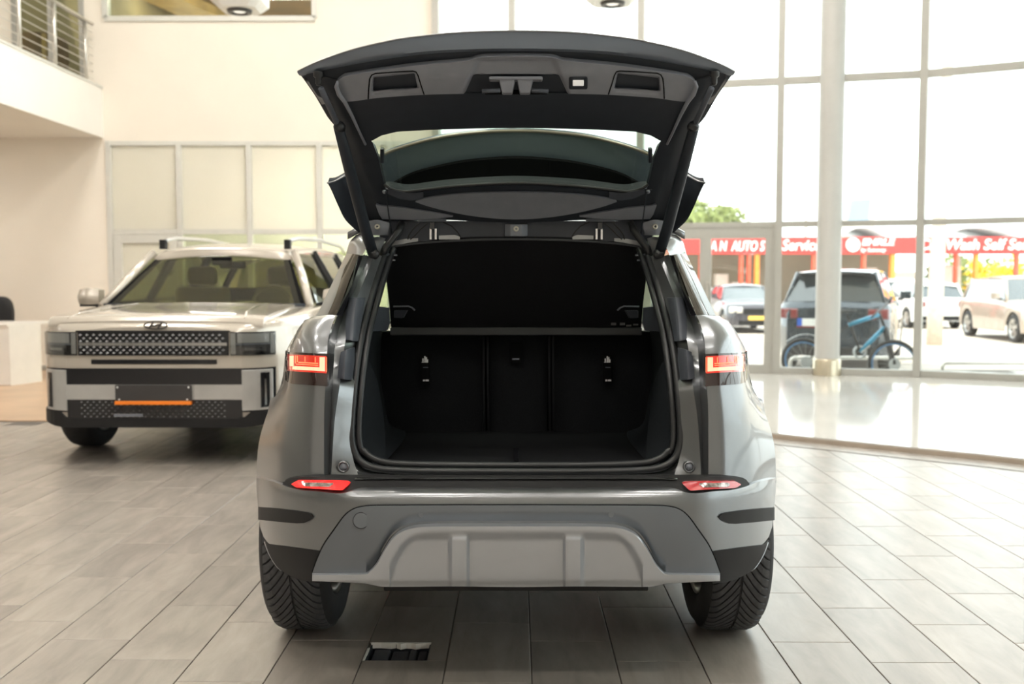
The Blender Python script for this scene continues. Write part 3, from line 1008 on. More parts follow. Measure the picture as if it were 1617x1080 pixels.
# ---- boot opening frame
J = [
 [(574, 402, 3.34), (581, 404, 3.37), (591, 404, 3.37), (608, 404, 3.42)],
 [(556, 450, 3.23), (563, 450, 3.27), (572, 450, 3.26), (592, 447, 3.32)],
 [(533, 498, 3.12), (542, 499, 3.18), (553, 499, 3.165), (578, 497, 3.22)],
 [(519, 540, 3.03), (530, 541, 3.10), (545, 541, 3.10), (568, 541, 3.16)],
 [(516, 575, 3.0), (527, 575, 3.07), (540, 575, 3.08), (562, 575, 3.13)],
 [(514, 611, 2.98), (525, 611, 3.025), (536, 611, 3.01), (559, 611, 3.05)],
 [(512, 660, 2.975), (522, 660, 3.010), (529, 660, 2.995), (555, 660, 3.03)],
 [(511.7, 715, 2.965), (520.5, 715, 3.0), (525, 715, 2.985), (556, 715, 3.02)],
 [(511.7, 754, 2.955), (519.5, 754, 2.985), (523, 754, 2.975), (566, 752, 3.0)],
]
JN = []
for r in J:
    a = crom([W(*p) for p in r[:2]], 3)
    b = crom([W(*p) for p in r[1:3]], 3)
    c = crom([W(*p) for p in r[2:]], 6)
    JN.append(a + b[1:] + c[1:])
cols = [crom([r[j] for r in JN], 5) for j in range(len(JN[0]))]
JN = [[c[i] for c in cols] for i in range(len(cols[0]))]
both(MB().grid(JN), 'opening_frame', M['paint'], smooth=True, auto=22)
# sill sheet below the seal
tp = sm([(546, 712), (553, 728), (568, 741), (600, 748), (700, 750), (815, 750.5), (930, 750), (1030, 748), (1062, 741), (1077, 728), (1084, 712)])
MB().shell(colstrip(546, 1084, tp, lambda x: 756, lambda x, y: 3.035 - 0.045 * sstep(742, 756, y), 60, 5), (0, 0.02, 0)).build('sill', M['paint'], car, smooth=True)
for s in (-1, 1):
    c = W(543, 736, 2.985)
    cc = (s * abs(c.x), c.y, c.z)
    MB().lathe([(0.018, 0.0), (0.018, -0.010), (0.0145, -0.014), (0.0125, -0.010), (0.0115, -0.004), (0.0001, -0.006)], 20, cc, 'y').build('buffer_stop', M['paint'], car, smooth=True)
    MB().lathe([(0.0115, -0.004), (0.011, -0.010), (0.0001, -0.011)], 20, cc, 'y').build('buffer_plug', M['plastic'], car, smooth=True)
# plastic catches beside the lamps
both(MB().shell(net([PL([(538, 556, 3.04), (547, 552, 3.03), (556, 550, 3.06)]), PL([(535, 575, 3.03), (545, 574, 3.015), (556, 574, 3.05)]), PL([(533, 597, 3.02), (544, 599, 3.01), (555, 600, 3.05)])], 4, 4), (0, 0.05, 0)), 'lamp_cover', M['plastic_md'], smooth=True, auto=40)
both(MB().shell(net([PL([(552, 470, 3.21), (563, 470, 3.19), (575, 470, 3.22)]), PL([(546, 505, 3.15), (559, 505, 3.13), (570, 505, 3.17)]), PL([(546, 536, 3.10), (557, 538, 3.09), (565, 539, 3.13)])], 4, 4), (0, 0.04, 0)), 'pillar_cover', M['plastic_md'], smooth=True, auto=40)

# ---- rubber seal round the opening
SP = [(611, 392, 3.44), (606, 405, 3.42), (595, 440, 3.34), (581, 490, 3.235), (571, 530, 3.165), (563, 580, 3.10), (558, 630, 3.055), (555, 680, 3.035), (558, 708, 3.03), (568, 727, 3.025), (588, 738, 3.02), (622, 742.5, 3.02), (700, 744.5, 3.02), (815, 745, 3.015)]
sp = crom(PL(SP), 6)
full = sp + [Vector((-p.x, p.y, p.z)) for p in reversed(sp[:-1])]
MB().tube(full, 0.0125, 8).build('door_seal', M['rubber'], car, smooth=True)
def shrink(d, dz, dy):
    out = []
    for p in full:
        out.append(Vector((p.x - math.copysign(min(d, abs(p.x)), p.x) * min(1.0, abs(p.x) / 0.35), p.y + dy, p.z + dz * (1 if p.z < 0.75 else 0))))
    return out
MB().tube(shrink(0.021, 0.018, 0.012), 0.011, 8).build('door_seal', M['rubber'], car, smooth=True)

# ---- tail lamps
QD = net([[W(*p) for p in r] for r in Q[2:7]], 12, 12)
_pp = []
for r in QD:
    for p in r:
        v = RM.transposed() @ (p - Vector((0, 0, CAMH)))
        _pp.append((CX - FPX * v.x / v.z, CY + FPX * v.y / v.z, p.y))
_pp = np.array(_pp)
def yq(x, y):
    d2 = (_pp[:, 0] - x) ** 2 + (_pp[:, 1] - y) ** 2
    i = np.argsort(d2)[:4]
    w_ = 1.0 / (d2[i] + 0.05)
    return float((w_ * _pp[i, 2]).sum() / w_.sum())
def lampstrip(x0, x1, top, bot, off, nx=14, ny=3, d=0.006):
    tf = top if callable(top) else (lambda x: top)
    bf = bot if callable(bot) else (lambda x: bot)
    rows = colstrip(x0, x1, tf, bf, lambda x, y: yq(x, y) - off, nx, ny)
    return MB().shell(rows, (0, d, 0))
ltop = lin([(449, 553), (456, 556), (517, 559)])
lbot = lin([(449, 597), (453, 603), (462, 606), (516, 610)])
mid = lin([(449, 586), (458, 587), (516, 590.5)])
for s in (0, 1):
    f = (lambda mb: mb.mirror()) if s else (lambda mb: mb)
    tl = f(lampstrip(450.5, 516.5, ltop, lbot, 0.010, 24, 6, 0.03)).build('tail_lamp', M['lamp_dark'], car, smooth=True, auto=40)
    f(lampstrip(453.5, 515.5, lin([(453, 559), (516, 562.5)]), lambda x: mid(x) - 1, 0.0125, 24, 4, 0.004)).build('red_lens', M['lamp_red'], tl, smooth=True, auto=40)
    ub = MB()
    def us(x0, x1, a, b, off=0.015):
        q = lampstrip(x0, x1, a, b, off, 10, 2, 0.003)
        ub.add(q.v, q.f)
    us(457.5, 513, lambda x: mid(x) - 9.5, lambda x: mid(x) - 4.0)
    us(504.5, 513, lambda x: 564, lambda x: mid(x) - 9)
    us(457.0, 463.5, lambda x: 562, lambda x: mid(x) - 9)
    f(ub).build('light_guide', M['lamp_glow'], tl)
    ub = MB()
    us(466, 467.2, lambda x: 562, lambda x: mid(x) - 14)
    us(468.8, 470, lambda x: 562, lambda x: mid(x) - 16)
    us(467, 502, lambda x: mid(x) - 13.2, lambda x: mid(x) - 12)
    us(471, 502, lambda x: mid(x) - 16.4, lambda x: mid(x) - 14.8)
    us(481, 482, lambda x: 563, lambda x: mid(x) - 17)
    us(497, 498.2, lambda x: 564, lambda x: mid(x) - 17)
    us(515.0, 515.8, lambda x: 564, lambda x: mid(x) - 3, 0.0135)
    f(ub).build('light_line', M['lamp_line'], tl)

# ---- bumper
yb0 = sm([(0, 0.0), (150, 0.004), (250, 0.022), (310, 0.06), (345, 0.115), (370, 0.185), (388, 0.265), (400, 0.35), (408, 0.43), (412, 0.5)])
yv = sm([(750, 0.13), (758, 0.095), (768, 0.045), (775, 0.018), (785, 0.004), (800, 0.0), (840, 0.0), (900, 0.02), (930, 0.045)])
def YB(x, y):
    return 2.80 + yb0(abs(x - 815)) + yv(y) * (1 - 0.75 * sstep(230, 330, abs(x - 815)))
def sym(ctrl, smooth=True):
    """left-hand control points (x<=815) -> symmetric function"""
    c = sorted(ctrl)
    c = c + [(1630 - x, y) for x, y in reversed(c) if x < 815]
    return sm(c) if smooth else lin(c)
bt = sym([(405, 755), (430, 760), (446, 766), (458, 770), (478, 774), (500, 775.5), (530, 779), (545, 778), (560, 774), (580, 772), (650, 772), (815, 772.5)])
bb = sym([(405, 772), (406.5, 800), (409, 825), (413, 842), (419, 853), (426, 860), (460, 864), (504, 870), (540, 872), (815, 872)], False)
MB().shell(colstrip(405, 1225, bt, bb, YB, 150, 14), (0, 0.03, 0)).build('bumper', M['paint'], car, smooth=True, auto=45)
# black strip with the reflector pockets
st = sym([(446, 764.5), (449, 759), (455, 755.5), (466, 753.5), (490, 752.5), (540, 752.5), (815, 753.5)], False)
sb = sym([(446, 766.5), (458, 770.5), (478, 774.5), (500, 776), (530, 779.5), (545, 778.5), (560, 774.5), (580, 772.5), (650, 772.5), (815, 773)])
MB().shell(colstrip(446, 1184, st, sb, lambda x, y: YB(x, y) + 0.012 - 0.035 * sstep(762, 753, y) * 0, 140, 6), (0, 0.03, 0)).build('sill_strip', M['clad'], car, smooth=True, auto=40)
MB().shell(colstrip(560, 1070, lambda x: 755.8, lambda x: 757.4, lambda x, y: YB(x, y) + 0.004, 60, 1), (0, 0.02, 0)).build('sill_line', M['chrome'], car)
for s in (0, 1):
    f = (lambda mb: mb.mirror()) if s else (lambda mb: mb)
    rt = lin([(460.5, 764), (470, 758.9), (548, 761), (551.5, 763.5)])
    rb = lin([(460.5, 765), (468, 769.8), (541, 774.2), (551.5, 764.5)])
    rf = f(MB().shell(colstrip(460.5, 551.5, rt, rb, lambda x, y: YB(x, y) - 0.002, 30, 4), (0, 0.02, 0))).build('reflector', M['fog_off'] if s else M['fog_lit'], car, smooth=True, auto=40)
    f(MB().shell(colstrip(478, 526, lin([(478, 763.5), (482, 761.5), (526, 762.5)]), lin([(478, 765.5), (482, 768), (520, 769), (526, 765)]), lambda x, y: YB(x, y) - 0.004, 14, 2), (0, 0.004, 0))).build('reflector_lens', M['fog_lens'], rf)
# dark lower panel
dt = sym([(493.5, 904), (502, 881), (512, 860), (528, 837), (543, 816.5), (556, 806), (572, 801), (600, 799.3), (700, 798.7), (815, 798.5)])
db = sym([(493.5, 906), (540, 905.5), (576, 904.8), (583.5, 901.6), (595, 888.6), (608, 865), (621, 847), (637, 836.8), (655, 831.5), (676, 829.7), (720, 829), (815, 829)])
def YD(x, y):
    u = abs(x - 815)
    near_ = sstep(22, 2, db(x) - y) if u < 235 else 0
    return YB(x, y) - 0.014 + 0.016 * near_
MB().shell(colstrip(493.5, 1136.5, dt, db, YD, 220, 18), (0, 0.035, 0)).build('lower_bumper', M['dark_panel'], car, smooth=True, auto=45)
for x, y, r, nm in ((570, 822, 0.0225, 'tow_cover'), (665, 813, 0.0075, 'parking_sensor'), (965, 813, 0.0075, 'parking_sensor')):
    c = W(x, y, YD(x, y) - 0.0015)
    MB().lathe([(0.0001, -0.0012), (r * 0.94, -0.0012), (r, 0.0), (r, 0.01)], 28, c, 'y').build(nm, M['dark_panel'], car, smooth=True, auto=30)
    if nm == 'tow_cover':
        MB().lathe([(r * 1.0, 0.001), (r * 1.0, -0.0008), (r * 1.05, -0.0008), (r * 1.05, 0.002)], 28, c, 'y').build('cover_ring', M['clad'], car)
MB().tube([W(x, dt(x) - 0.6, YB(x, dt(x)) - 0.004) for x in [493.5 + 643.0 * i / 160 for i in range(161)]], 0.0032, 6).build('panel_gap', M['matt_black'], car, smooth=True)
MB().tube([W(x, db(x) - 0.3, YB(x, db(x)) - 0.005) for x in [494 + 642.0 * i / 200 for i in range(201)]], 0.0022, 6).build('plate_gap', M['matt_black'], car, smooth=True)
# silver skid plate with two ribs
sbm = sym([(493, 917.5), (530, 919), (572, 921), (590, 924), (606, 926.5), (650, 926.5), (720, 926), (815, 927)])
stp = sym([(493, 905.5), (540, 905.0), (576, 904.3), (583.5, 901.0), (595, 888.0), (608, 864.4), (621, 846.4), (637, 836.2), (655, 830.9), (676, 829.1), (720, 828.4), (815, 828.4)])
def YS(x, y):
    u = abs(x - 815)
    e = y - stp(x)
    pan = sstep(9, 26, e) * sstep(226, 196, u + 0.55 * max(0, 905 - y) * 0)
    pan *= sstep(0, 1, (stp(x) < 846) * 1.0) if u > 200 else 1.0
    lim = lin([(829, 150), (846, 170), (862, 186), (885, 200), (925, 214)])(y)
    pan *= sstep(lim, lim - 16, u)
    rib = sstep(74, 79, u) * sstep(108, 101, u) * sstep(838, 852, y)
    if pan > 0 and rib > 0:
        pan = pan * (1 - rib) + 0.1 * rib
    lip = 0.012 * sstep(915, 926, y)
    return YB(x, y) - 0.034 + 0.028 * pan + lip + 0.018 * sstep(3, 0, e)
MB().shell(colstrip(493, 1137, stp, sbm, YS, 280, 34), (0, 0.03, 0)).build('skid_plate', M['silver'], car, smooth=True, auto=50)
MB().shell(colstrip(606, 1024, lambda x: 923, lambda x: 933.5 + 0 * x, lambda x, y: 2.90 + 0.0002 * abs(x - 815), 30, 2), (0, 0.5, 0)).build('under_tray', M['clad'], car, bevel=0.004)
MB().box(-0.50, 0.50, 2.98, 3.4, 0.42, 0.50).build('bumper_support', M['plastic_dk'], car)
# black claddings on the corners
ct = lin([(407.5, 800.5), (440, 803), (468, 806.5), (486, 809.5), (492, 812), (494.5, 816)])
cbt = lin([(407.5, 820.5), (440, 824), (468, 826.5), (480, 826), (488, 822.5), (494.5, 817)])
both(MB().shell(colstrip(407.6, 494.5, ct, cbt, lambda x, y: YB(x, y) - 0.006, 30, 4), (0, 0.02, 0)), 'corner_strip', M['clad'], smooth=True, auto=40)
lt = lin([(417.5, 851), (424, 859), (460, 863.5), (505, 870)])
lb = sm([(417.5, 853), (421, 864), (425, 874), (431.5, 886), (442, 899), (463, 911.5), (480, 917), (505, 921)])
both(MB().shell(colstrip(417.5, 505, lt, lb, lambda x, y: YB(x, y) - 0.004 + 0.05 * sstep(860, 920, y) * sstep(500, 430, x), 34, 8), (0, 0.03, 0)), 'lower_cladding', M['clad'], smooth=True, auto=40)
# painted arch lip line along the cladding edge
both(MB().tube([W(x, lb(x) - 0.3, YB(x, lb(x)) + 0.01 + 0.05 * sstep(860, 920, lb(x)) * sstep(500, 430, x)) for x in (418.5, 421, 425, 431.5, 438, 444)], 0.0035, 6), 'arch_lip', M['paint'], smooth=True)
# ---- boot interior
ZF = W(815, 741, 3.08).z
YSB = 3.86
MB().box(-0.55, 0.55, 3.05, YSB + 0.02, ZF - 0.03, ZF).build('boot_floor', M['carpet'], car)
MB().shell(colstrip(640, 990, lambda x: 737.0, lambda x: 744, lambda x, y: 3.075, 10, 1), (0, 0.03, 0)).build('scuff_plate', M['plastic_dk'], car)
MB().shell(colstrip(792, 838, lambda x: 732.5, lambda x: 738, lambda x, y: 3.065, 10, 1), (0, 0.03, 0)).build('striker_cover', M['plastic_md'], car)
MB().tube([W(808, 736, 3.05), W(808, 733, 3.035), W(822, 733, 3.035), W(822, 736, 3.05)], 0.0025, 6).build('latch_striker', M['chrome'], car)
MB().shell(colstrip(811, 819, lambda x: 710, lambda x: 729, lambda x, y: 3.3 - 0.01 * (y - 710), 2, 4), (0, 0, 0.004)).build('floor_tab', M['black'], car)
for a, b in ((572, 762), (773, 864), (875, 1058)):
    q = MB()
    rws = []
    for j in range(9):
        y = 524 + (692 - 524) * j / 8
        rws.append([W(a + (b - a) * i / 8, y, YSB - 0.035 * math.sin(math.pi * i / 8) ** 0.5 - 0.06 * (y - 524) / 168 + 0.05) for i in range(9)])
    q.shell(rws, (0, 0.10, 0.0))
    q.build('seat_back', M['carpet'], car, smooth=True, auto=50)
MB().shell(colstrip(700, 930, lambda x: 515, lambda x: 694, lambda x, y: YSB + 0.13, 2, 2), (0, 0.02, 0)).build('seat_backing', M['carpet'], car)
for a in (763.5, 770, 867, 873):
    MB().tube([W(a, 531, YSB - 0.03), W(a + 0.5, 600, YSB - 0.05), W(a + 1.5, 681, YSB - 0.07)], 0.0045, 6).build('seat_seam', M['seam'], car, smooth=True)
for px in (671, 959):
    sg = MB().shell(colstrip(px - 7, px + 7, lambda x: 561, lambda x: 605, lambda x, y: YSB - 0.055, 4, 4), (0, 0.02, 0)).build('anchor_pocket', M['matt_black'], car, bevel=0.003)
    c = W(px, 567, YSB - 0.057)
    pic = MB()
    for x0, x1, y0, y1 in ((-5, -1.5, 571.5, 572.5), (-4, -2.2, 566, 571), (-1, 1, 562.5, 572.5), (1.4, 3.2, 564, 572.5), (3.2, 5, 567.5, 572.5)):
        pic.shell(colstrip(px + x0, px + x1, lambda x: y0, lambda x: y1, lambda x, y: YSB - 0.057, 1, 1), (0, 0.002, 0))
    pic.build('child_seat_icon', M['white'], sg)
    pic = MB()
    for x0, x1 in ((-3, 0), (0.8, 6)):
        pic.shell(colstrip(px + x0, px + x1, lambda x: 599.3, lambda x: 602, lambda x, y: YSB - 0.057, 1, 1), (0, 0.002, 0))
    pic.build('anchor_mark', M['white'], sg)
    MB().shell(colstrip(px - 3, px + 5, lambda x: 579.5, lambda x: 581, lambda x, y: YSB - 0.058, 1, 1), (0, 0.002, 0)).build('pocket_rib', M['plastic_md'], sg)
bl = MB().shell(colstrip(806, 823, lambda x: 541, lambda x: 574, lambda x, y: YSB - 0.03, 2, 2), (0, 0.02, 0)).build('belt_anchor', M['matt_black'], car, bevel=0.003)
MB().shell(colstrip(809, 820, lambda x: 566, lambda x: 568, lambda x, y: YSB - 0.034, 2, 1), (0, 0.006, 0)).build('anchor_edge', M['plastic'], bl)
# side trims with the wheel-house bulge
T = [
 [(585, 492, 3.22), (598, 505, 3.5), (606, 515, 3.9)],
 [(578, 530, 3.18), (592, 540, 3.5), (602, 545, 3.9)],
 [(568, 580, 3.14), (588, 586, 3.42), (603, 600, 3.9)],
 [(562, 625, 3.11), (596, 622, 3.44), (608, 630, 3.9)],
 [(558, 675, 3.09), (603, 664, 3.42), (616, 668, 3.9)],
 [(564, 715, 3.08), (604, 700, 3.30), (640, 682, 3.8)],
 [(585, 736, 3.07), (608, 728, 3.16), (634, 700, 3.55)],
]
both(MB().shell(net([PL(r) for r in T], 5, 6), (-0.012, 0, 0)), 'boot_side_trim', M['carpet_lt'], smooth=True, auto=60)
T2 = [[(576, 564, 3.14), (586, 575, 3.25)], [(572, 600, 3.12), (597, 606, 3.27)], [(566, 650, 3.09), (605, 655, 3.27)], [(569, 700, 3.08), (608, 690, 3.26)], [(590, 733, 3.07), (610, 722, 3.2)]]
both(MB().shell(net([PL(r) for r in T2], 5, 4), (-0.02, 0.01, 0)), 'wheel_house_trim', M['carpet_lt'], smooth=True, auto=60)
both(MB().shell(net([PL([(590, 484, 3.28), (612, 486, 3.5)]), PL([(584, 505, 3.24), (613, 508, 3.5)]), PL([(580, 524, 3.21), (610, 522, 3.5)])], 3, 3), (0, 0.05, 0)), 'shelf_support', M['plastic_md'], smooth=True, auto=50)
for s in (-1, 1):
    c = W(628, 691, 3.70)
    MB().tube([Vector((s * abs(c.x) - 0.012, c.y, c.z)), Vector((s * abs(c.x), c.y - 0.01, c.z + 0.006)), Vector((s * abs(c.x) + 0.012, c.y, c.z))], 0.004, 6).build('lashing_eye', M['chrome'], car, smooth=True)
# ---- raised parcel shelf
YSH = lin([(372, 3.50), (516, 3.80), (530, 3.80)])
sht = sym([(610, 392), (640, 387), (690, 382.5), (750, 379.5), (815, 378.5)])
sl = lin([(384, 613), (400, 610), (430, 608.5), (450, 611), (480, 614.5), (516, 617.5)])
rows = []
for j in range(15):
    t = j / 14
    r = []
    for i in range(31):
        u = i / 30
        ya = sht(613 + (1017 - 613) * u)
        y = ya + (517 - ya) * t
        x = sl(y) + (1630 - 2 * sl(y)) * u
        r.append(W(x, y, YSH(y)))
    rows.append(r)
shelf = MB().shell(rows, (0, 0.010, 0.012)).build('parcel_shelf', M['shelf'], car, smooth=True, auto=40)
MB().shell(colstrip(616, 1014, lambda x: 517, lambda x: 529.5, lambda x, y: 3.785, 12, 1), (0, 0.06, 0)).build('shelf_hinge_edge', M['shelf_edge'], shelf, bevel=0.004)
MB().tube([W(x, sht(x) - 0.6, 3.49) for x in range(614, 1017, 12)], 0.0045, 6).build('shelf_rim', M['shelf_edge'], shelf, smooth=True)
for s in (0, 1):
    f = (lambda mb: mb.mirror()) if s else (lambda mb: mb)
    f(MB().prism(PL([(622, 490, 3.70), (643, 490, 3.70), (636, 502.5, 3.72), (622, 502, 3.72)]), (0, 0.04, 0))).build('shelf_catch', M['plastic_md'], shelf, bevel=0.003)
    f(MB().tube(PL([(621, 484, 3.715), (645, 483.5, 3.715), (651, 486, 3.72), (655, 490, 3.725)]), 0.0035, 6)).build('catch_rim', M['plastic'], shelf, smooth=True)
for i, (x, y) in enumerate(((969, 512), (983, 512), (993, 514), (1004, 512.5))):
    MB().shell(colstrip(x - 4, x + 4, lambda q: y - (2.4 if i < 2 else 1.2), lambda q: y + 1.6, lambda q, r_: 3.778, 1, 1), (0, 0.004, 0)).build('stamp_mark', M['grey_print'], shelf)
for s in (0, 1):
    f = (lambda mb: mb.mirror()) if s else (lambda mb: mb)
    f(MB().tube(PL([(609, 302, 3.33), (614, 340, 3.41), (621, 384, 3.49)]), 0.0022, 5)).build('shelf_cord', M['plastic_dk'], car)
    hc = MB()
    for q in range(5):
        c = W(612 + 3 * (q % 3), 396 + 4 * q, 3.44)
        hc.box(c.x, c.x + 0.018, 3.44, 3.46, c.z, c.z + 0.005)
    f(hc).build('hook_cluster', M['plastic'], car)
    f(MB().tube(PL([(606, 418, 3.45), (607, 408, 3.44), (611, 398, 3.43)]), 0.016, 8)).build('hook_housing', M['plastic_dk'], car, smooth=True)

# ---- wheels
def wheel(name, X, Y, z0, r, w, rimr, side, parent, tread=False, spokes=5, seg=56, mt=None, hub=None):
    """side = +1 when the outer face looks to +x"""
    c = Vector((X, Y, z0 + r))
    h = w / 2
    prof = [(rimr, -h * 0.80), (rimr + 0.02, -h * 0.93), (r - 0.075, -h), (r - 0.03, -h * 0.96), (r - 0.008, -h * 0.80), (r, -h * 0.55), (r, h * 0.55), (r - 0.008, h * 0.80), (r - 0.03, h * 0.96), (r - 0.075, h), (rimr + 0.02, h * 0.93), (rimr, h * 0.80)]
    wo = MB().lathe(prof, seg, c, 'x').build(name, mt or M['tyre'], parent, smooth=True)
    rp = [(rimr, -h * 0.80), (rimr + 0.006, -h * 0.86), (rimr - 0.012, -h * 0.80), (rimr - 0.03, -h * 0.5), (rimr - 0.04, side * h * 0.4), (rimr - 0.025, side * h * 0.75), (rimr + 0.004, side * h * 0.86)]
    if side < 0:
        rp = [(a, -b) for a, b in [(rimr, -h * 0.80), (rimr + 0.006, -h * 0.86), (rimr - 0.012, -h * 0.80), (rimr - 0.03, -h * 0.5), (rimr - 0.04, h * 0.4), (rimr - 0.025, h * 0.75), (rimr + 0.004, h * 0.86)]]
    MB().lathe(rp, 40, c, 'x').build('rim', M['rim'], wo, smooth=True)
    xo = c.x + side * h * 0.55
    sp = MB()
    for k in range(spokes):
        a = 2 * math.pi * k / spokes + 0.3
        d = Vector((0, math.cos(a), math.sin(a)))
        t = Vector((0, -math.sin(a), math.cos(a)))
        p0 = Vector((xo + side * 0.01, c.y, c.z)) + d * 0.03
        p1 = Vector((xo + side * 0.03, c.y, c.z)) + d * (rimr - 0.02)
        q = [p0 - t * 0.03, p0 + t * 0.03, p1 + t * 0.055, p1 - t * 0.055]
        sp.prism(q, (-side * 0.03, 0, 0))
    sp.lathe([(0.0001, side * 0.02), (0.05, side * 0.015), (0.06, -side * 0.02), (0.06, -side * 0.06)], 20, (xo, c.y, c.z), 'x')
    sp.build('spokes', M['rim'], wo)
    MB().lathe([(0.0001, 0), (0.15, 0), (0.15, 0.02), (0.0001, 0.02)], 28, (c.x - side * 0.01, c.y, c.z), 'x').build('brake_disc', M['bike_grey'], wo)
    if tread:
        tb = MB()
        N = 64
        hh = h * 0.80
        for k in range(N):
            for sd in (-1, 1):
                a0 = 2 * math.pi * (k + (0.5 if sd > 0 else 0)) / N
                lo, up = [], []
                for i in range(8):
                    u = i / 7
                    x = sd * (0.004 + (hh - 0.004) * u)
                    sweep = 2 * math.pi / N * (3.1 * (1 - (1 - u) ** 1.35))
                    wd = 2 * math.pi / N * 0.74
                    rr = r + 0.0075 - (0.010 if u > 0.95 else (0.004 if u > 0.8 else 0))
                    for lst, aa in ((lo, a0 - sweep), (up, a0 - sweep + wd)):
                        lst.append(((x, rr, aa), (x, r - 0.012, aa)))
                def P(q):
                    x, rr, aa = q
                    return (c.x + x, c.y - rr * math.cos(aa), c.z + rr * math.sin(aa))
                tb.grid([[P(l[1]) for l in lo], [P(l[0]) for l in lo], [P(l[0]) for l in up], [P(l[1]) for l in up]])
                e0 = [P(lo[0][1]), P(lo[0][0]), P(up[0][0]), P(up[0][1])]
                e1 = [P(lo[-1][1]), P(up[-1][1]), P(up[-1][0]), P(lo[-1][0])]
                tb.add(e0, [(0, 1, 2, 3)])
                tb.add(e1, [(0, 1, 2, 3)])
        tb.build('tread', M['tread'], wo, kind='stuff')
    return wo
for sx in (-1, 1):
    wheel('wheel', sx * 0.760, YA, 0.0075, TR, 0.232, 0.235, sx, car, tread=True)
    wheel('wheel', sx * 0.79, YF, 0.0, TR, 0.235, 0.235, sx, car)

# ---- raised tailgate
tg = MB()
YT = sm([(35, 2.775), (50, 2.785), (80, 2.80), (100, 2.83), (125, 2.865), (155, 2.925), (180, 2.985), (205, 3.06), (250, 3.20), (300, 3.36), (345, 3.465), (360, 3.50)])
def YTd(x, y):
    return YT(y) + 0.05 * (abs(x - 815) / 345.0) ** 3 * sstep(260, 120, y)
top_e = sym([(469.5, 113.5), (487, 104.5), (504.5, 97), (537, 85), (571, 75), (604, 67.5), (638, 61), (705, 53.3), (760, 50.3), (815, 49.5)])
lip_e = sym([(469.5, 115), (478, 114.5), (493, 111), (540, 101), (594, 91), (640, 84.5), (683, 80.3), (740, 77.7), (815, 76.5)])
trim_t = sym([(530, 140), (531, 133), (534, 127.5), (541, 122.5), (549, 119.8), (600, 111.5), (660, 103.5), (736, 96.3), (752, 92), (768, 90), (815, 89)])
trim_b = sym([(530, 141), (538, 153), (549, 160.5), (594, 155), (640, 151.5), (683, 149.2), (756, 148), (815, 148)])
gl_t = sym([(584, 226), (588, 221.5), (602.5, 214), (627, 208), (683, 205), (750, 203), (815, 202)])
gl_b = sym([(606, 290), (616, 297), (630, 301), (642, 302), (680, 297.5), (723, 293), (815, 288.5)])
g_in = sm([(205, 588), (224, 587), (248, 597), (275, 603), (300, 607), (320, 609)])
f_out = sm([(113, 470), (123, 478), (140, 490), (155, 500), (186, 518), (195, 526), (215, 534), (235, 541), (262, 549), (290, 559), (320, 571), (348, 583)])
gate = MB().shell(colstrip(484, 1146, lambda x: lip_e(x) - 2, lambda x: max(trim_b(x) + 8, 0) if 530 < x < 1100 else (lip_e(x) + lin([(470, 0), (484, 10), (500, 40), (530, 62), (815, 62), (1100, 62), (1130, 40), (1146, 10), (1160, 0)])(x)), lambda x, y: YTd(x, y) + 0.008, 120, 10), (0, 0.035, -0.002)).build('tailgate', M['plastic_dk'], car, smooth=True, auto=50)
G = gate
# painted lower edge of the outer skin
MB().shell(colstrip(469.5, 1160.5, top_e, lip_e, lambda x, y: YTd(x, y) - 0.012 + 0.010 * sstep(30, 0, lip_e(x) - y) * 0, 120, 5), (0, 0.03, -0.002)).build('skin_lip', M['skin'], G, smooth=True, auto=50)
MB().tube([W(x, top_e(x) - 0.4, YTd(x, top_e(x)) - 0.013) for x in range(470, 1161, 6)], 0.0022, 6).build('skin_edge', M['paint'], G, smooth=True)
# outer skin, the far side of the gate
rows = []
for j in range(9):
    t = j / 8
    r = []
    for i in range(25):
        u = -1 + 2 * i / 24
        y = top_e(815) + 2 + (330 - 52) * t
        hw = (815 - f_out(max(113, y))) if y > 113 else 345
        xx = 815 + hw * u
        yy = max(y, top_e(xx) + 1) if t < 0.3 else y
        p = W(xx, yy, YTd(xx, yy))
        rise = 0.06 * math.sin(math.pi * min(1, t * 1.1)) ** 0.9 - 0.01
        r.append(Vector((p.x * 0.985, p.y, p.z)) + Vector((0, 0.03, (rise + 0.01) * (1 - u * u) - 0.012)))
    rows.append(r)
MB().grid(rows[:4]).build('outer_skin', M['paint'], G, smooth=True)
# dark slope between the trim and the glass
MB().shell(colstrip(549, 1081, lambda x: trim_b(x) - 1, sym([(549, 163), (556, 176), (567, 205), (576, 228), (588, 222), (602.5, 214), (627, 208), (683, 205), (750, 203), (815, 202)], False), lambda x, y: YTd(x, y), 110, 8), (0, 0.03, 0.03)).build('inner_panel', M['plastic_dk'], G, smooth=True, auto=50)
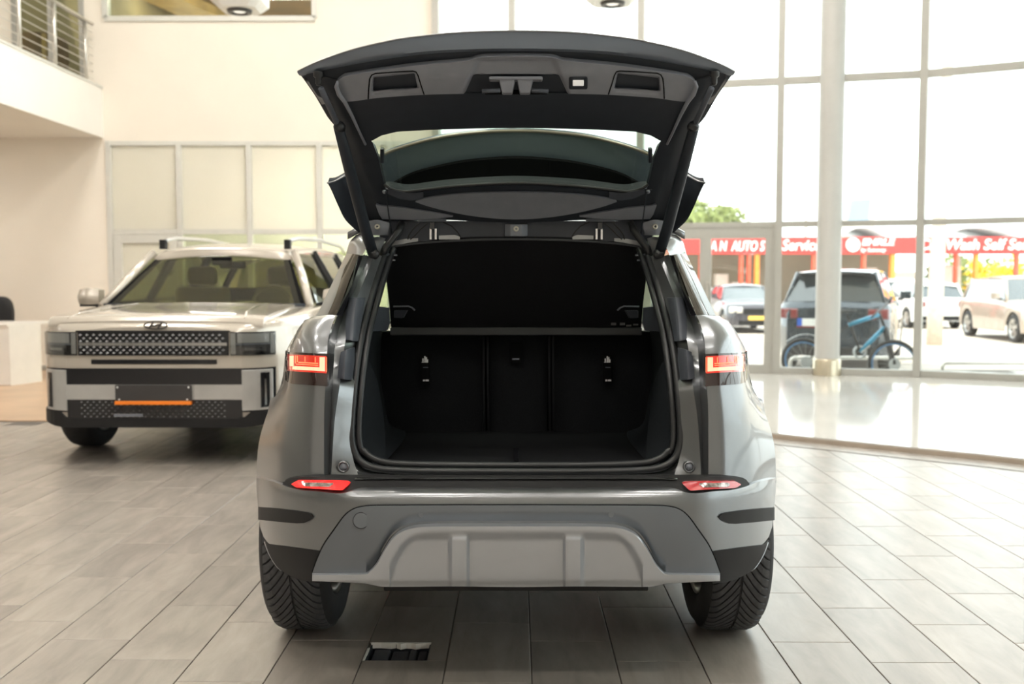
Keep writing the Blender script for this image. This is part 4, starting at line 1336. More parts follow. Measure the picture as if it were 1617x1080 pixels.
# side frames of the window
for s in (0, 1):
    f = (lambda mb: mb.mirror()) if s else (lambda mb: mb)
    f(MB().shell(rowstrip(114, 348, f_out, lambda y: lin([(114, 486), (125, 532), (141, 534), (155, 548), (163, 553), (176, 558), (205, 569), (224, 588), (248, 597), (275, 603), (300, 609), (330, 614), (348, 616)])(y), lambda x, y: YTd(x, y) + 0.004 + 0.025 * sstep(30, 0, x - f_out(y)), 10, 40), (0, 0.06, 0.0))).build('side_frame', M['plastic_dk'], G, smooth=True, auto=50)
    f(MB().tube([W(*p) for p in ((507, 140, 2.865), (520, 168, 2.93), (533, 196, 3.0), (545, 225, 3.09))], 0.009, 8)).build('frame_rib', M['plastic_md'], G, smooth=True)
    # end curl of the trim
    f(MB().tube([W(*p) for p in ((533, 129, 2.86), (531, 137, 2.872), (536, 150, 2.90), (545, 162, 2.93), (556, 183, 2.985), (566, 205, 3.05), (577, 228, 3.12))], [0.004, 0.006, 0.007, 0.006, 0.005, 0.004, 0.004], 8)).build('trim_edge', M['plastic'], G, smooth=True)
    c = W(503, 121, 2.875)
    sgn = 1 if s else -1
    cc = Vector((sgn * abs(c.x), c.y, c.z))
    MB().lathe([(0.0145, 0.012), (0.0145, 0.0), (0.009, -0.004), (0.009, -0.018), (0.007, -0.024), (0.0001, -0.025)], 16, (0, 0, 0), 'z').build('buffer', M['rubber'], G, smooth=True).location = cc
    # spoiler wing beside the strut
    f(MB().shell(net([PL([(517.5, 289, 3.30), (527, 288, 3.34), (537, 283, 3.38), (552, 274, 3.42)]), PL([(524, 302, 3.33), (533, 303, 3.37), (542, 300, 3.40), (556, 294, 3.43)]), PL([(535, 327, 3.39), (543, 328, 3.42), (552, 326, 3.44), (562, 320, 3.46)]), PL([(546, 348, 3.44), (553, 349, 3.45), (561, 347, 3.47), (570, 342, 3.48)]), PL([(566, 367, 3.48), (571, 366, 3.485), (577, 364, 3.49), (584, 358, 3.49)])], 4, 4), (0, 0.03, 0.02))).build('spoiler_wing', M['plastic_dk'], G, smooth=True, auto=50)
    f(MB().tube(PL([(517.5, 289, 3.298), (527, 287, 3.335), (537, 282, 3.375), (550, 274, 3.41)]), 0.0035, 6)).build('wing_edge', M['paint'], G, smooth=True)
    # gas strut
    f(MB().tube(PL([(534, 199, 3.005), (545, 240, 3.09), (556, 282, 3.17), (577, 362, 3.33), (589, 400, 3.38)]), [0.015, 0.0175, 0.019, 0.019, 0.018], 14)).build('gas_strut', M['plastic_dk'], car, smooth=True)
    f(MB().lathe([(0.0001, -0.018), (0.013, -0.016), (0.017, -0.006), (0.017, 0.012), (0.0001, 0.014)], 14, W(536, 200, 3.005), 'y')).build('strut_joint', M['rubber'], car, smooth=True)
    f(MB().lathe([(0.0001, -0.014), (0.016, -0.012), (0.020, 0.0), (0.018, 0.012), (0.0001, 0.014)], 14, W(590, 401, 3.37), 'y')).build('strut_joint', M['rubber'], car, smooth=True)
    # bare metal of the body behind the strut foot, wiring gaiter
    f(MB().shell(net([PL([(583, 376, 3.47), (596, 374, 3.50), (608, 376, 3.52)]), PL([(586, 390, 3.45), (596, 392, 3.46), (603, 396, 3.48)]), PL([(590, 404, 3.43), (597, 405, 3.43), (602, 406, 3.44)])], 3, 3), (0, 0.01, 0))).build('hinge_pillar', M['white_metal'], car, smooth=True)
    f(MB().tube(PL([(634, 352, 3.46), (630, 364, 3.44), (619, 378, 3.43), (608, 392, 3.42), (604, 404, 3.42)]), 0.0125, 10)).build('wiring_gaiter', M['rubber'], car, smooth=True)
    # hinge with its arms
    hg = f(MB().shell(colstrip(660, 704, lambda x: 345, lambda x: 350, lambda x, y: 3.46, 4, 1), (0, 0.03, 0))).build('hinge', M['plastic_md'], car)
    for xx in (678.5, 686.5):
        f(MB().shell(colstrip(xx, xx + 3, lambda x: 361, lambda x: 378, lambda x, y: 3.50, 1, 1), (0, 0.02, 0))).build('hinge_arm', M['chrome'], hg)
    f(MB().shell(colstrip(679, 686, lambda x: 349, lambda x: 362, lambda x, y: 3.49, 1, 1), (0, 0.02, 0))).build('hinge_knuckle', M['black'], hg)
    for k in range(2):
        f(MB().tube(PL([(676 - 14 * k * 1.0, 352, 3.47), (664 - 12 * k, 362, 3.475), (655 - 10 * k, 372, 3.48), (648 - 4 * k, 378, 3.485)]), 0.0022, 5)).build('hinge_cable', M['rubber'], hg)
    f(MB().tube(PL([(700, 351, 3.47), (713, 357, 3.475), (722, 366, 3.48), (727, 374, 3.49)]), 0.0022, 5)).build('hinge_cable', M['rubber'], hg)
    # bolt tab at the corner
    tb_ = f(MB().shell(net([PL([(581, 349, 3.44), (597, 347, 3.43), (615, 352, 3.44)]), PL([(578, 360, 3.44), (597, 359, 3.43), (614, 361, 3.44)]), PL([(583, 371, 3.45), (598, 371, 3.44), (612, 371, 3.45)])], 3, 3), (0, 0.03, 0))).build('corner_tab', M['plastic'], G, smooth=True, auto=50)
    f(MB().lathe([(0.0035, -0.006), (0.006, -0.008), (0.0095, -0.006), (0.0095, 0.004)], 16, W(596, 358, 3.428), 'y')).build('bolt', M['bolt'], tb_, smooth=True)
# trim with grab handles, latch recess and boot lamp
H0 = [(589, 142.5), (591.5, 126.5), (654, 119.5), (660, 138)]
def rect_in(x, y, x0, x1, yt, yb, e=2.2):
    return sstep(x0 - e, x0 + e, x) * sstep(x1 + e, x1 - e, x) * sstep(yt - e, yt + e, y) * sstep(yb + e, yb - e, y)
def YTR(x, y):
    xl = x if x < 815 else 1630 - x
    d = 0.0
    yt = 122.5 - (xl - 591) * 0.115
    yb = 149 - (xl - 589) * 0.07
    r = rect_in(xl, y, 590 + (y - 120) * -0.05, 656 + (y - 120) * 0.2, yt, yb)
    lower = sstep(yb - 7.0, yb - 5.5, y)
    d += r * (0.035 * (1 - lower) + 0.006 * lower)
    # latch bay
    w = 55 + (y - 92) * 0.45
    bay = sstep(w + 7, w - 7, abs(x - 815)) * sstep(116, 119.5, y)
    slope = sstep(w + 9, w - 3, abs(x - 815)) * sstep(91, 97, y) * 0.012
    d += max(slope, bay * 0.055)
    ring = 0.0
    return YTd(x, y) - 0.014 + d
MB().shell(colstrip(530, 1100, trim_t, trim_b, YTR, 285, 30), (0, 0.012, 0.012)).build('gate_trim', M['plastic'], G, smooth=True, auto=40)
for s in (0, 1):
    f = (lambda mb: mb.mirror()) if s else (lambda mb: mb)
    pth = [(581.5, 156), (582.2, 140), (583.8, 124.5), (587, 118.5), (593, 116), (625, 113.7), (652, 112.3), (657, 113.8), (660, 119), (664.5, 134), (669.5, 149)]
    f(MB().tube([W(x, y, YTd(x, y) - 0.0148) for x, y in pth], 0.0019, 6)).build('handle_groove', M['matt_black'], G)
lb_ = MB().shell(colstrip(772, 857, lambda x: 120.0, lambda x: 125.5, lambda x, y: 2.845, 8, 1), (0, 0.05, 0)).build('latch', M['plastic'], G, bevel=0.004)
lv = MB()
for s in (-1, 1):
    f = (lambda x: x) if s < 0 else (lambda x: 1630 - x)
    lv.prism([W(f(x), y, d) for x, y, d in ((788, 125, 2.850), (813.5, 125, 2.850), (812, 133, 2.856), (809, 147, 2.866), (793, 147, 2.866))], (0, 0.03, 0))
lv.build('latch_jaw', M['plastic'], lb_, bevel=0.003)
MB().tube(PL([(761, 144, 2.875), (790, 143, 2.87)]), 0.006, 8).build('latch_rail', M['plastic_md'], lb_, smooth=True)
MB().tube(PL([(840, 143, 2.87), (866, 144, 2.875)]), 0.006, 8).build('latch_rail', M['plastic_md'], lb_, smooth=True)
MB().shell(colstrip(766, 864, lambda x: 126, lambda x: 149, lambda x, y: 2.905, 4, 2), (0, 0.02, 0.01)).build('latch_well', M['matt_black'], lb_)
bz = MB().shell(colstrip(898.5, 928, lambda x: 121, lambda x: 140.5, lambda x, y: YTd(x, y) - 0.0185, 6, 4), (0, 0.012, 0)).build('lamp_bezel', M['plastic_dk'], G, bevel=0.006)
MB().shell(colstrip(904.5, 922, lambda x: 126, lambda x: 135.5, lambda x, y: YTd(x, y) - 0.021, 4, 2), (0, 0.006, 0)).build('lamp_lens', M['lamp_white'], bz, bevel=0.003)
# glass, spoiler behind it, lower trims
MB().grid(colstrip(584, 1046, gl_t, gl_b, lambda x, y: YTd(x, y) + 0.012, 60, 14)).build('rear_window', M['rear_glass'], G, smooth=True)
MB().tube([W(x, gl_b(x) + 0.5, YTd(x, gl_b(x)) + 0.004) for x in range(607, 1024, 8)], 0.005, 6).build('window_seal', M['rubber'], G, smooth=True)
spt = sym([(592, 262), (600, 247), (640, 231), (700, 216), (760, 209), (815, 207)])
spb = sym([(592, 300), (640, 300), (815, 296)])
MB().shell(colstrip(592, 1038, spt, spb, lambda x, y: 3.46 + 0.0006 * (y - 207), 70, 10), (0, 0.012, 0.012)).build('spoiler', M['skin'], G, smooth=True, auto=50)
MB().tube([W(x, spt(x), 3.46) for x in range(592, 1039, 8)], 0.006, 6).build('spoiler_edge', M['car_silver'], G, smooth=True)
sp2 = sym([(606, 300), (630, 285), (660, 272), (720, 258), (770, 252), (815, 250)])
MB().shell(colstrip(610, 1020, sp2, lambda x: 302, lambda x, y: 3.43 + 0.0004 * (y - 250), 60, 6), (0, 0.02, 0.01)).build('spoiler_rib', M['matt_black'], G, smooth=True, auto=50)
lens_t = sym([(656, 318), (668, 314.5), (690, 310.5), (723, 307), (760, 305), (815, 303.8)])
lens_b = sym([(656, 319), (678, 326.5), (710, 334.5), (745, 341), (780, 345), (815, 346.5)])
MB().shell(colstrip(656, 974, lens_t, lens_b, lambda x, y: YTd(x, y) - 0.016, 60, 6), (0, 0.02, 0.01)).build('brake_lamp_cover', M['plastic'], G, smooth=True, auto=50)
low_t = sym([(600, 300), (616, 299), (642, 303.5), (680, 299), (723, 294.5), (815, 290)])
MB().shell(colstrip(600, 1030, low_t, sym([(600, 349), (650, 349), (700, 347), (760, 350), (815, 351)]), lambda x, y: YTd(x, y) + 0.002, 60, 8), (0, 0.04, 0.03)).build('upper_rail', M['plastic_dk'], G, smooth=True, auto=50)
for s in (0, 1):
    f = (lambda mb: mb.mirror()) if s else (lambda mb: mb)
    f(MB().shell(colstrip(593.5, 715, lin([(593.5, 323), (600, 325), (633, 328), (680, 335), (715, 341)]), lin([(593.5, 325), (599, 340), (603, 346), (652, 347.5), (690, 345), (715, 342.5)]), lambda x, y: YTd(x, y) - 0.012, 24, 4), (0, 0.02, 0.01))).build('rail_cover', M['plastic'], G, smooth=True, auto=50)
    f(MB().shell(colstrip(612, 668, lin([(612, 299), (618, 300), (645, 305), (668, 303)]), lin([(612, 306), (630, 314), (650, 317), (668, 313.5)]), lambda x, y: YTd(x, y) - 0.006, 14, 3), (0, 0.02, 0.01))).build('corner_cover', M['plastic_md'], G, smooth=True, auto=50)
    f(MB().lathe([(0.0001, -0.012), (0.006, -0.01), (0.007, 0.0)], 10, W(607, 303, 3.345), 'y')).build('cord_pin', M['plastic'], G, smooth=True)
    f(MB().shell(colstrip(600, 606, lambda x: 236, lambda x: 258, lambda x, y: YTd(x, y) - 0.006, 2, 3), (0, 0.02, 0.01))).build('window_clip', M['plastic_dk'], G, bevel=0.003)
# header under the roof edge with the centre bolt
MB().shell(colstrip(600, 1030, lambda x: 349, lambda x: 381, lambda x, y: 3.53, 30, 3), (0, 0.02, 0)).build('roof_header', M['plastic_md'], car)
ctab = MB().shell(colstrip(797, 833, lambda x: 354, lambda x: 373, lambda x, y: 3.475 + 0.004 * max(0, abs(x - 815) - 9), 8, 2), (0, 0.03, 0)).build('centre_tab', M['plastic'], car, bevel=0.003)
MB().lathe([(0.0035, -0.006), (0.006, -0.008), (0.0095, -0.006), (0.0095, 0.004)], 16, W(815, 361.5, 3.473), 'y').build('bolt', M['bolt'], ctab, smooth=True)
for s in (0, 1):
    f = (lambda mb: mb.mirror()) if s else (lambda mb: mb)
    f(MB().shell(colstrip(616, 660, lin([(616, 382), (640, 377), (660, 376)]), lin([(616, 390), (640, 384), (660, 381)]), lambda x, y: 3.515, 8, 1), (0, 0.01, 0))).build('seam_metal', M['white_metal'], car)
    f(MB().shell(colstrip(693, 726, lin([(693, 372), (720, 371), (726, 374)]), lambda x: 378, lambda x, y: 3.515, 8, 1), (0, 0.01, 0))).build('seam_metal', M['white_metal'], car)
MB().box(-0.56, 0.56, 3.56, 5.0, 1.395, 1.41).build('headliner', M['cabin'], car)

# ================================================================== CREAM SUV, FRONT VIEW, ON THE LEFT
HX, HY = -2.475, 6.78
def HP(u, s, z):
    return Vector((HX + u, HY + s, z))
hc = thing('suv', 'cream white boxy SUV facing the camera beside the grey car', 'car', (HX, HY + 2.4, 0))
HAF, HAR, HR = 0.88, 3.70, 0.375
hw = sm([(0, 0.60), (0.03, 0.69), (0.08, 0.755), (0.15, 0.81), (0.25, 0.86), (0.4, 0.905), (0.6, 0.94), (0.9, 0.95), (2.5, 0.945), (4.3, 0.94), (4.6, 0.90), (4.75, 0.84), (4.83, 0.74)])
htop = sm([(0, 0.935), (0.02, 0.965), (0.06, 0.992), (0.14, 1.008), (0.5, 1.03), (1.05, 1.065), (1.6, 1.085), (3.0, 1.095), (4.4, 1.11), (4.83, 1.10)])
def hbot(s):
    z = lin([(0, 0.27), (0.25, 0.29), (1.3, 0.30), (3.3, 0.30), (4.6, 0.36), (4.83, 0.40)])(s)
    for c in (HAF, HAR):
        if abs(s - c) < 0.43:
            z = max(z, 0.36 + math.sqrt(0.43 ** 2 - (s - c) ** 2))
    return z
ss = sorted(set([0, 0.01, 0.03, 0.05, 0.08, 0.12, 0.16] + [0.2 + 0.04 * i for i in range(116)] + [4.83]))
rows = []
for s in ss:
    w, zt, zb = hw(s), htop(s), hbot(s)
    sec = [(w * 0.985, zb), (w, zb + (zt - zb) * 0.3), (w * 0.998, zb + (zt - zb) * 0.62), (w * 0.985, zt - 0.075), (w * 0.965, zt - 0.03), (w * 0.93, zt - 0.008), (w * 0.85, zt), (w * 0.5, zt + 0.018), (0, zt + 0.024)]
    r = [HP(-a, s, b) for a, b in sec] + [HP(a, s, b) for a, b in reversed(sec[:-1])]
    rows.append(r)
m = MB().grid(rows)
n = len(rows[0])
m.add(rows[0], [tuple(range(n))])
m.add(rows[-1], [tuple(range(n - 1, -1, -1))])
m.build('body', M['hpaint'], hc, smooth=True, auto=38)
for c in (HAF, HAR):
    for sx in (-1, 1):
        rw = []
        for i in range(13):
            a = math.pi * i / 12
            rw.append([HP(sx * 0.93, c - 0.425 * math.cos(a), 0.36 + 0.425 * math.sin(a)), HP(sx * 0.60, c - 0.425 * math.cos(a), 0.36 + 0.425 * math.sin(a))])
        MB().grid(rw).build('wheel_housing', M['plastic_dk'], hc)
        MB().tube([HP(sx * (hw(c - 0.445 * math.cos(a)) + 0.002), c - 0.445 * math.cos(a), 0.36 + 0.445 * math.sin(a)) for a in [R(4 + 172 * i / 16) for i in range(17)]], 0.022, 6).build('arch_trim', M['clad'], hc, smooth=True)
        wheel('wheel', HX + sx * 0.81, HY + c, 0.0, HR, 0.24, 0.25, sx, hc)
MB().box(HX - 0.85, HX + 0.85, HY + 1.35, HY + 3.2, 0.24, 0.31).build('underbody', M['plastic_dk'], hc)
MB().box(HX - 0.62, HX + 0.62, HY + 0.2, HY + 4.6, 0.27, 0.31).build('floor_pan', M['plastic_dk'], hc)
# raised bonnet panel
bon = net([[HP(u * 0.74, s + (0.03 * u * u if s < 0.1 else 0), z + 0.018 * (1 - u * u)) for u in (-1, -0.82, -0.78, -0.4, 0, 0.4, 0.78, 0.82, 1)] for s, z in ((0.02, 0.985), (0.10, 1.024), (0.4, 1.048), (0.8, 1.066), (1.04, 1.085))], 4, 2)
MB().shell(bon, (0, 0, -0.03)).build('bonnet', M['hpaint'], hc, smooth=True, auto=40)
for sx in (-1, 1):
    MB().tube([HP(sx * 0.50, 1.05, 1.095), HP(sx * 0.52, 0.6, 1.080), HP(sx * 0.58, 0.2, 1.052), HP(sx * 0.61, 0.06, 1.018)], 0.008, 6, flat=0.5).build('bonnet_crease', M['hpaint'], hc, smooth=True)
# front face laid on the curved nose
inv = sorted([(hw(s), s) for s in [0, 0.01, 0.03, 0.05, 0.08, 0.12, 0.16, 0.2, 0.25, 0.3, 0.4, 0.5, 0.6, 0.9]])
sfr = lin([(0, 0)] + inv)
def hstrip(u0, u1, z0, z1, off, d=0.02, nx=16, ny=2):
    f0 = z0 if callable(z0) else (lambda u: z0)
    f1 = z1 if callable(z1) else (lambda u: z1)
    rr = []
    for j in range(ny + 1):
        rr.append([HP(u0 + (u1 - u0) * i / nx, sfr(abs(u0 + (u1 - u0) * i / nx)) - off, f1(u0 + (u1 - u0) * i / nx) + (f0(u0 + (u1 - u0) * i / nx) - f1(u0 + (u1 - u0) * i / nx)) * j / ny) for i in range(nx + 1)])
    return MB().shell(rr, (0, d, 0))
gr = hstrip(-0.515, 0.515, 0.765, 0.925, 0.012).build('grille', M['black'], hc)
def studs(rowsz, u0, u1, nu, off, mt, parent, w=0.013, h=0.010, name='grille_stud'):
    st_ = MB()
    for q, z in enumerate(rowsz):
        for i in range(nu):
            u = u0 + (u1 - u0) * (i + (0.5 if q % 2 else 0.0)) / nu
            if u > u1 - 0.02:
                continue
            b = sfr(abs(u)) - off
            p = [HP(u - w, b, z), HP(u, b - 0.004, z + h), HP(u + w, b, z), HP(u, b - 0.012, z - h * 0.7)]
            st_.add(p, [(0, 3, 1), (3, 2, 1)])
    st_.build(name, mt, parent, kind='stuff')
studs((0.905, 0.882, 0.862), -0.495, 0.5, 22, 0.014, M['stud'], gr)
studs((0.822, 0.802, 0.782), -0.495, 0.5, 22, 0.014, M['stud'], gr)
hstrip(-0.505, 0.505, 0.832, 0.853, 0.020, 0.01).build('centre_bar', M['chrome'], gr)
hstrip(-0.525, 0.525, 0.925, 0.935, 0.016, 0.02).build('grille_rim', M['black'], gr)
for sx in (-1, 1):
    f = (lambda mb: mb.mirror(HX)) if sx > 0 else (lambda mb: mb)
    ul, ur = -0.80, -0.525
    hl_ = f(hstrip(ul, ur, 0.765, 0.925, 0.006, 0.02, 20)).build('headlamp', M['black'], hc)
    f(hstrip(ul + 0.03, ur - 0.05, 0.85, 0.915, 0.012, 0.01, 14)).build('reflector', M['hsilver'], hl_)
    f(hstrip(ul + 0.05, ur - 0.07, 0.79, 0.835, 0.013, 0.01, 14)).build('projector', M['plate_dark'], hl_)
    f(hstrip(ul + 0.07, ur - 0.10, 0.80, 0.818, 0.018, 0.008, 8)).build('projector_lens', M['chrome'], hl_)
    f(hstrip(ur - 0.035, ur - 0.005, 0.775, 0.918, 0.014, 0.01, 3)).build('running_light', M['hsilver'], hl_)
    f(hstrip(ul + 0.02, ur - 0.04, 0.838, 0.846, 0.016, 0.008, 12)).build('divider', M['plastic'], hl_)
    f(hstrip(ul + 0.005, ul + 0.025, 0.775, 0.915, 0.014, 0.01, 3)).build('edge_light', M['hsilver'], hl_)
    f(hstrip(ul, ur, 0.767, 0.923, 0.024, 0.004, 20)).build('lens', M['lens'], hl_)
    # upright of the H-shaped light signature, black pocket in it
    up = f(hstrip(-0.785, -0.60, 0.385, 0.665, 0.014, 0.02, 10)).build('light_upright', M['hsilver'], hc, bevel=0.004)
    f(hstrip(-0.77, -0.72, 0.405, 0.645, 0.019, 0.008, 4)).build('light_pocket', M['black'], up)
    f(hstrip(-0.753, -0.743, 0.42, 0.60, 0.023, 0.005, 2)).build('light_blade', M['chrome'], up)
    f(hstrip(-0.80, -0.585, 0.375, 0.677, 0.004, 0.02, 10)).build('upright_surround', M['black'], hc)
    # door mirror
    mi = thing_m = f(MB().shell(net([[HP(-1.075, 1.32, 1.20), HP(-0.99, 1.28, 1.215), HP(-0.915, 1.30, 1.20)], [HP(-1.085, 1.30, 1.14), HP(-0.99, 1.255, 1.14), HP(-0.91, 1.285, 1.14)], [HP(-1.08, 1.31, 1.085), HP(-0.99, 1.28, 1.08), HP(-0.915, 1.30, 1.085)]], 4, 4), (0, 0.12, 0))).build('mirror', M['hpaint'], hc, smooth=True, auto=60)
    f(MB().box(HX - 1.07, HX - 0.92, HY + 1.30, HY + 1.42, 1.063, 1.085)).build('mirror_base', M['clad'], mi)
    f(MB().tube([HP(-0.95, 1.36, 1.07), HP(-0.90, 1.36, 1.03), HP(-0.86, 1.36, 1.02)], 0.022, 6)).build('mirror_arm', M['clad'], mi, smooth=True)
hstrip(-0.43, 0.43, 0.705, 0.737, 0.004, 0.02).build('air_slot', M['black'], hc)
hstrip(-0.60, 0.60, 0.565, 0.677, 0.008, 0.02).build('gloss_bar', M['black'], hc)
hstrip(-0.60, 0.60, 0.462, 0.565, 0.010, 0.02).build('light_bar', M['hsilver'], hc)
lg = hstrip(-0.60, 0.60, 0.325, 0.462, 0.006, 0.02).build('lower_grille', M['black'], hc)
studs((0.445, 0.425, 0.405, 0.385, 0.365, 0.345), -0.50, 0.50, 24, 0.008, M['stud'], lg, 0.009, 0.006)
hstrip(-0.28, -0.08, 0.345, 0.365, 0.014, 0.01, 4).build('intake_blade', M['plastic'], lg)
hstrip(-0.88, 0.88, lambda u: 0.27 + 0.03 * sstep(0.6, 0.9, abs(u)), lambda u: 0.335 + 0.045 * sstep(0.6, 0.66, abs(u)), 0.016, 0.05, 40).build('front_skirt', M['clad'], hc)
np_ = MB().box(HX - 0.26, HX + 0.26, HY - 0.035, HY - 0.012, 0.455, 0.565).build('number_plate_holder', M['plate_dark'], hc, bevel=0.004)
MB().box(HX - 0.262, HX + 0.262, HY - 0.045, HY - 0.02, 0.430, 0.455).build('orange_strip', M['orange'], np_, bevel=0.004)
for u, z in ((-0.243, 0.549), (0.243, 0.549), (-0.232, 0.465), (0.232, 0.465)):
    MB().lathe([(0.0001, -0.004), (0.006, -0.003), (0.007, 0)], 10, HP(u, -0.035, z), 'y').build('screw', M['white'], np_)
# oval badge with a slanted H on the bonnet edge
c = W(246, 513.5, HY - 0.005)
bd = MB()
ol = [(c.x + 0.078 * math.cos(t), HY - 0.008, c.z + 0.026 * math.sin(t)) for t in [2 * math.pi * i / 28 for i in range(28)]]
bd.tube(ol, 0.005, 6, closed=True)
bd.tube([(c.x - 0.045, HY - 0.008, c.z - 0.020), (c.x - 0.015, HY - 0.008, c.z + 0.021)], 0.0065, 6)
bd.tube([(c.x + 0.015, HY - 0.008, c.z - 0.021), (c.x + 0.045, HY - 0.008, c.z + 0.020)], 0.0065, 6)
bd.tube([(c.x - 0.035, HY - 0.008, c.z - 0.006), (c.x, HY - 0.008, c.z - 0.002), (c.x + 0.035, HY - 0.008, c.z + 0.006)], 0.0065, 6)
bd.build('badge', M['lampring'], hc)
# greenhouse
def hg(u, s, z):
    return HP(u, s, z)
WSB = [(u, 1.08 + 0.10 * u * u, 1.075) for u in (-0.80, -0.4, 0, 0.4, 0.80)]
wsr = [[HP(u * (1 - 0.31 * t), s + 0.55 * t - 0.0 * t, z + (1.50 - 1.075) * t - 0.02 * abs(u) * t) for u, s, z in WSB] for t in (0, 0.35, 0.7, 1.0)]
MB().grid(net(wsr, 3, 3)).build('windscreen', M['hglass'], hc, smooth=True)
fr_ = MB()
fr_.tube([HP(u, s - 0.01, z) for u, s, z in WSB], 0.02, 6)
fr_.build('cowl', M['plastic_dk'], hc, smooth=True)
MB().shell([[r[0] + Vector((0.0, -0.004, 0)), r[0].lerp(r[-1], 0.055) + Vector((0, -0.006, 0))] for r in wsr], (0, 0.004, 0)).build('screen_border', M['matt_black'], hc)
MB().shell([[r[-1] + Vector((0.0, -0.004, 0)), r[-1].lerp(r[0], 0.055) + Vector((0, -0.006, 0))] for r in wsr], (0, 0.004, 0)).build('screen_border', M['matt_black'], hc)
roofr = []
for s, z, w in ((1.61, 1.485, 0.565), (1.68, 1.53, 0.595), (2.2, 1.575, 0.63), (3.2, 1.59, 0.645), (4.2, 1.565, 0.635), (4.55, 1.52, 0.60)):
    roofr.append([HP(u * w, s + 0.03 * u * u, z + 0.03 * (1 - u * u) - 0.05 * abs(u) ** 8) for u in (-1, -0.85, -0.45, 0, 0.45, 0.85, 1)])
MB().shell(net(roofr, 4, 4), (0, 0, -0.04)).build('roof', M['hpaint'], hc, smooth=True, auto=50)
for sx in (-1, 1):
    f = (lambda mb: mb.mirror(HX)) if sx > 0 else (lambda mb: mb)
    f(MB().tube([HP(-0.83, 1.16, 1.07), HP(-0.715, 1.45, 1.30), HP(-0.60, 1.68, 1.51)], 0.034, 8)).build('pillar', M['hpaint'], hc, smooth=True)
    for s0, s1 in ((1.30, 2.28), (2.36, 3.32), (3.40, 4.45)):
        t0 = 1.72 if s0 < 1.5 else s0
        f(MB().grid([[HP(-0.63, t0, 1.50), HP(-0.64, s1, 1.51)], [HP(-0.86, s0, 1.085), HP(-0.87, s1, 1.095)]])).build('side_window', M['hglass'], hc)
    for s0 in (2.32, 3.36, 4.48):
        f(MB().tube([HP(-0.625, s0, 1.53), HP(-0.885, s0, 1.08)], 0.04, 6)).build('pillar', M['black'], hc)
    f(MB().tube([HP(-0.87, 1.25, 1.085), HP(-0.885, 2.3, 1.095), HP(-0.89, 4.5, 1.11)], 0.012, 6)).build('belt_strip', M['clad'], hc, smooth=True)
    rr_ = f(MB().tube([HP(-0.53, 1.72, 1.565), HP(-0.53, 1.80, 1.615), HP(-0.54, 2.1, 1.645), HP(-0.56, 3.0, 1.665), HP(-0.56, 4.1, 1.64), HP(-0.55, 4.4, 1.585)], 0.02, 8)).build('roof_rail', M['hsilver'], hc, smooth=True)
    f(MB().box(HX - 0.555, HX - 0.505, HY + 1.70, HY + 1.76, 1.54, 1.62)).build('rail_foot', M['clad'], rr_)
MB().grid([[HP(-0.62, 4.58, 1.50), HP(0.62, 4.58, 1.50)], [HP(-0.80, 4.80, 1.11), HP(0.80, 4.80, 1.11)]]).build('rear_window', M['hglass'], hc)
# cabin seen through the windscreen
MB().box(HX - 0.74, HX + 0.74, HY + 1.25, HY + 1.75, 0.90, 1.075).build('dashboard', M['cabin'], hc, bevel=0.03)
for u in (-0.36, 0.36):
    se = MB().box(HX + u - 0.24, HX + u + 0.24, HY + 2.15, HY + 2.32, 0.70, 1.22).build('seat', M['beige_seat'], hc, bevel=0.05)
    MB().box(HX + u - 0.13, HX + u + 0.13, HY + 2.18, HY + 2.28, 1.23, 1.40).build('head_rest', M['beige_seat'], se, bevel=0.04)
MB().box(HX - 0.62, HX + 0.62, HY + 3.05, HY + 3.2, 0.7, 1.20).build('rear_seat', M['cabin'], hc, bevel=0.04)
MB().tube([HP(0.36 + 0.175 * math.cos(t), 1.85 + 0.05 * math.sin(t), 1.06 + 0.165 * math.sin(t)) for t in [2 * math.pi * i / 24 for i in range(24)]], 0.014, 6, closed=True).build('steering_wheel', M['beige_seat'], hc, smooth=True)
MB().box(HX - 0.07, HX + 0.09, HY + 1.56, HY + 1.62, 1.40, 1.47).build('camera_housing', M['matt_black'], hc, bevel=0.01)
MB().box(HX - 0.02, HX + 0.2, HY + 1.60, HY + 1.63, 1.375, 1.435).build('rear_view_mirror', M['matt_black'], hc, bevel=0.015)
MB().box(HX - 0.75, HX + 0.75, HY + 1.4, HY + 4.4, 0.45, 0.62).build('cabin_floor', M['cabin'], hc)

# ================================================================== DESK AND CHAIR ON THE LEFT
dk = thing('reception_desk', 'white laminate reception desk standing under the mezzanine', 'desk', (-6.6, 12.6, 0.004))
a = WZ(63, 603, 0.004)
p1 = WZ(17, 609, 0.004)
zt = W(40, 514, p1.y).z
MB().prism([(p1.x, p1.y, zt), (a.x, a.y, zt), (a.x, a.y + 0.06, zt), (p1.x, p1.y + 0.06, zt)], (0, 0, 0.004 - zt)).build('end_panel', M['desk'], dk)
MB().prism([(p1.x - 1.6, p1.y + 0.0, zt - 0.01), (p1.x, p1.y, zt - 0.01), (p1.x, p1.y + 0.05, zt - 0.01), (p1.x - 1.6, p1.y + 0.05, zt - 0.01)], (0, 0, 0.02 - zt)).build('front_panel', M['desk'], dk)
MB().prism([(p1.x - 1.65, p1.y - 0.02, zt + 0.02), (p1.x - 0.01, p1.y - 0.02, zt + 0.02), (a.x - 0.05, a.y + 0.0, zt + 0.02), (a.x - 0.05, a.y + 0.5, zt + 0.02), (p1.x - 1.65, p1.y + 0.6, zt + 0.02)], (0, 0, -0.03)).build('worktop', M['desk'], dk)
ch = thing('office_chair', 'black padded office chair behind the white desk', 'chair', (W(-8, 500, 13.1).x, 13.1, 0.004))
cx, cy = W(-8, 500, 13.1).x, 13.1
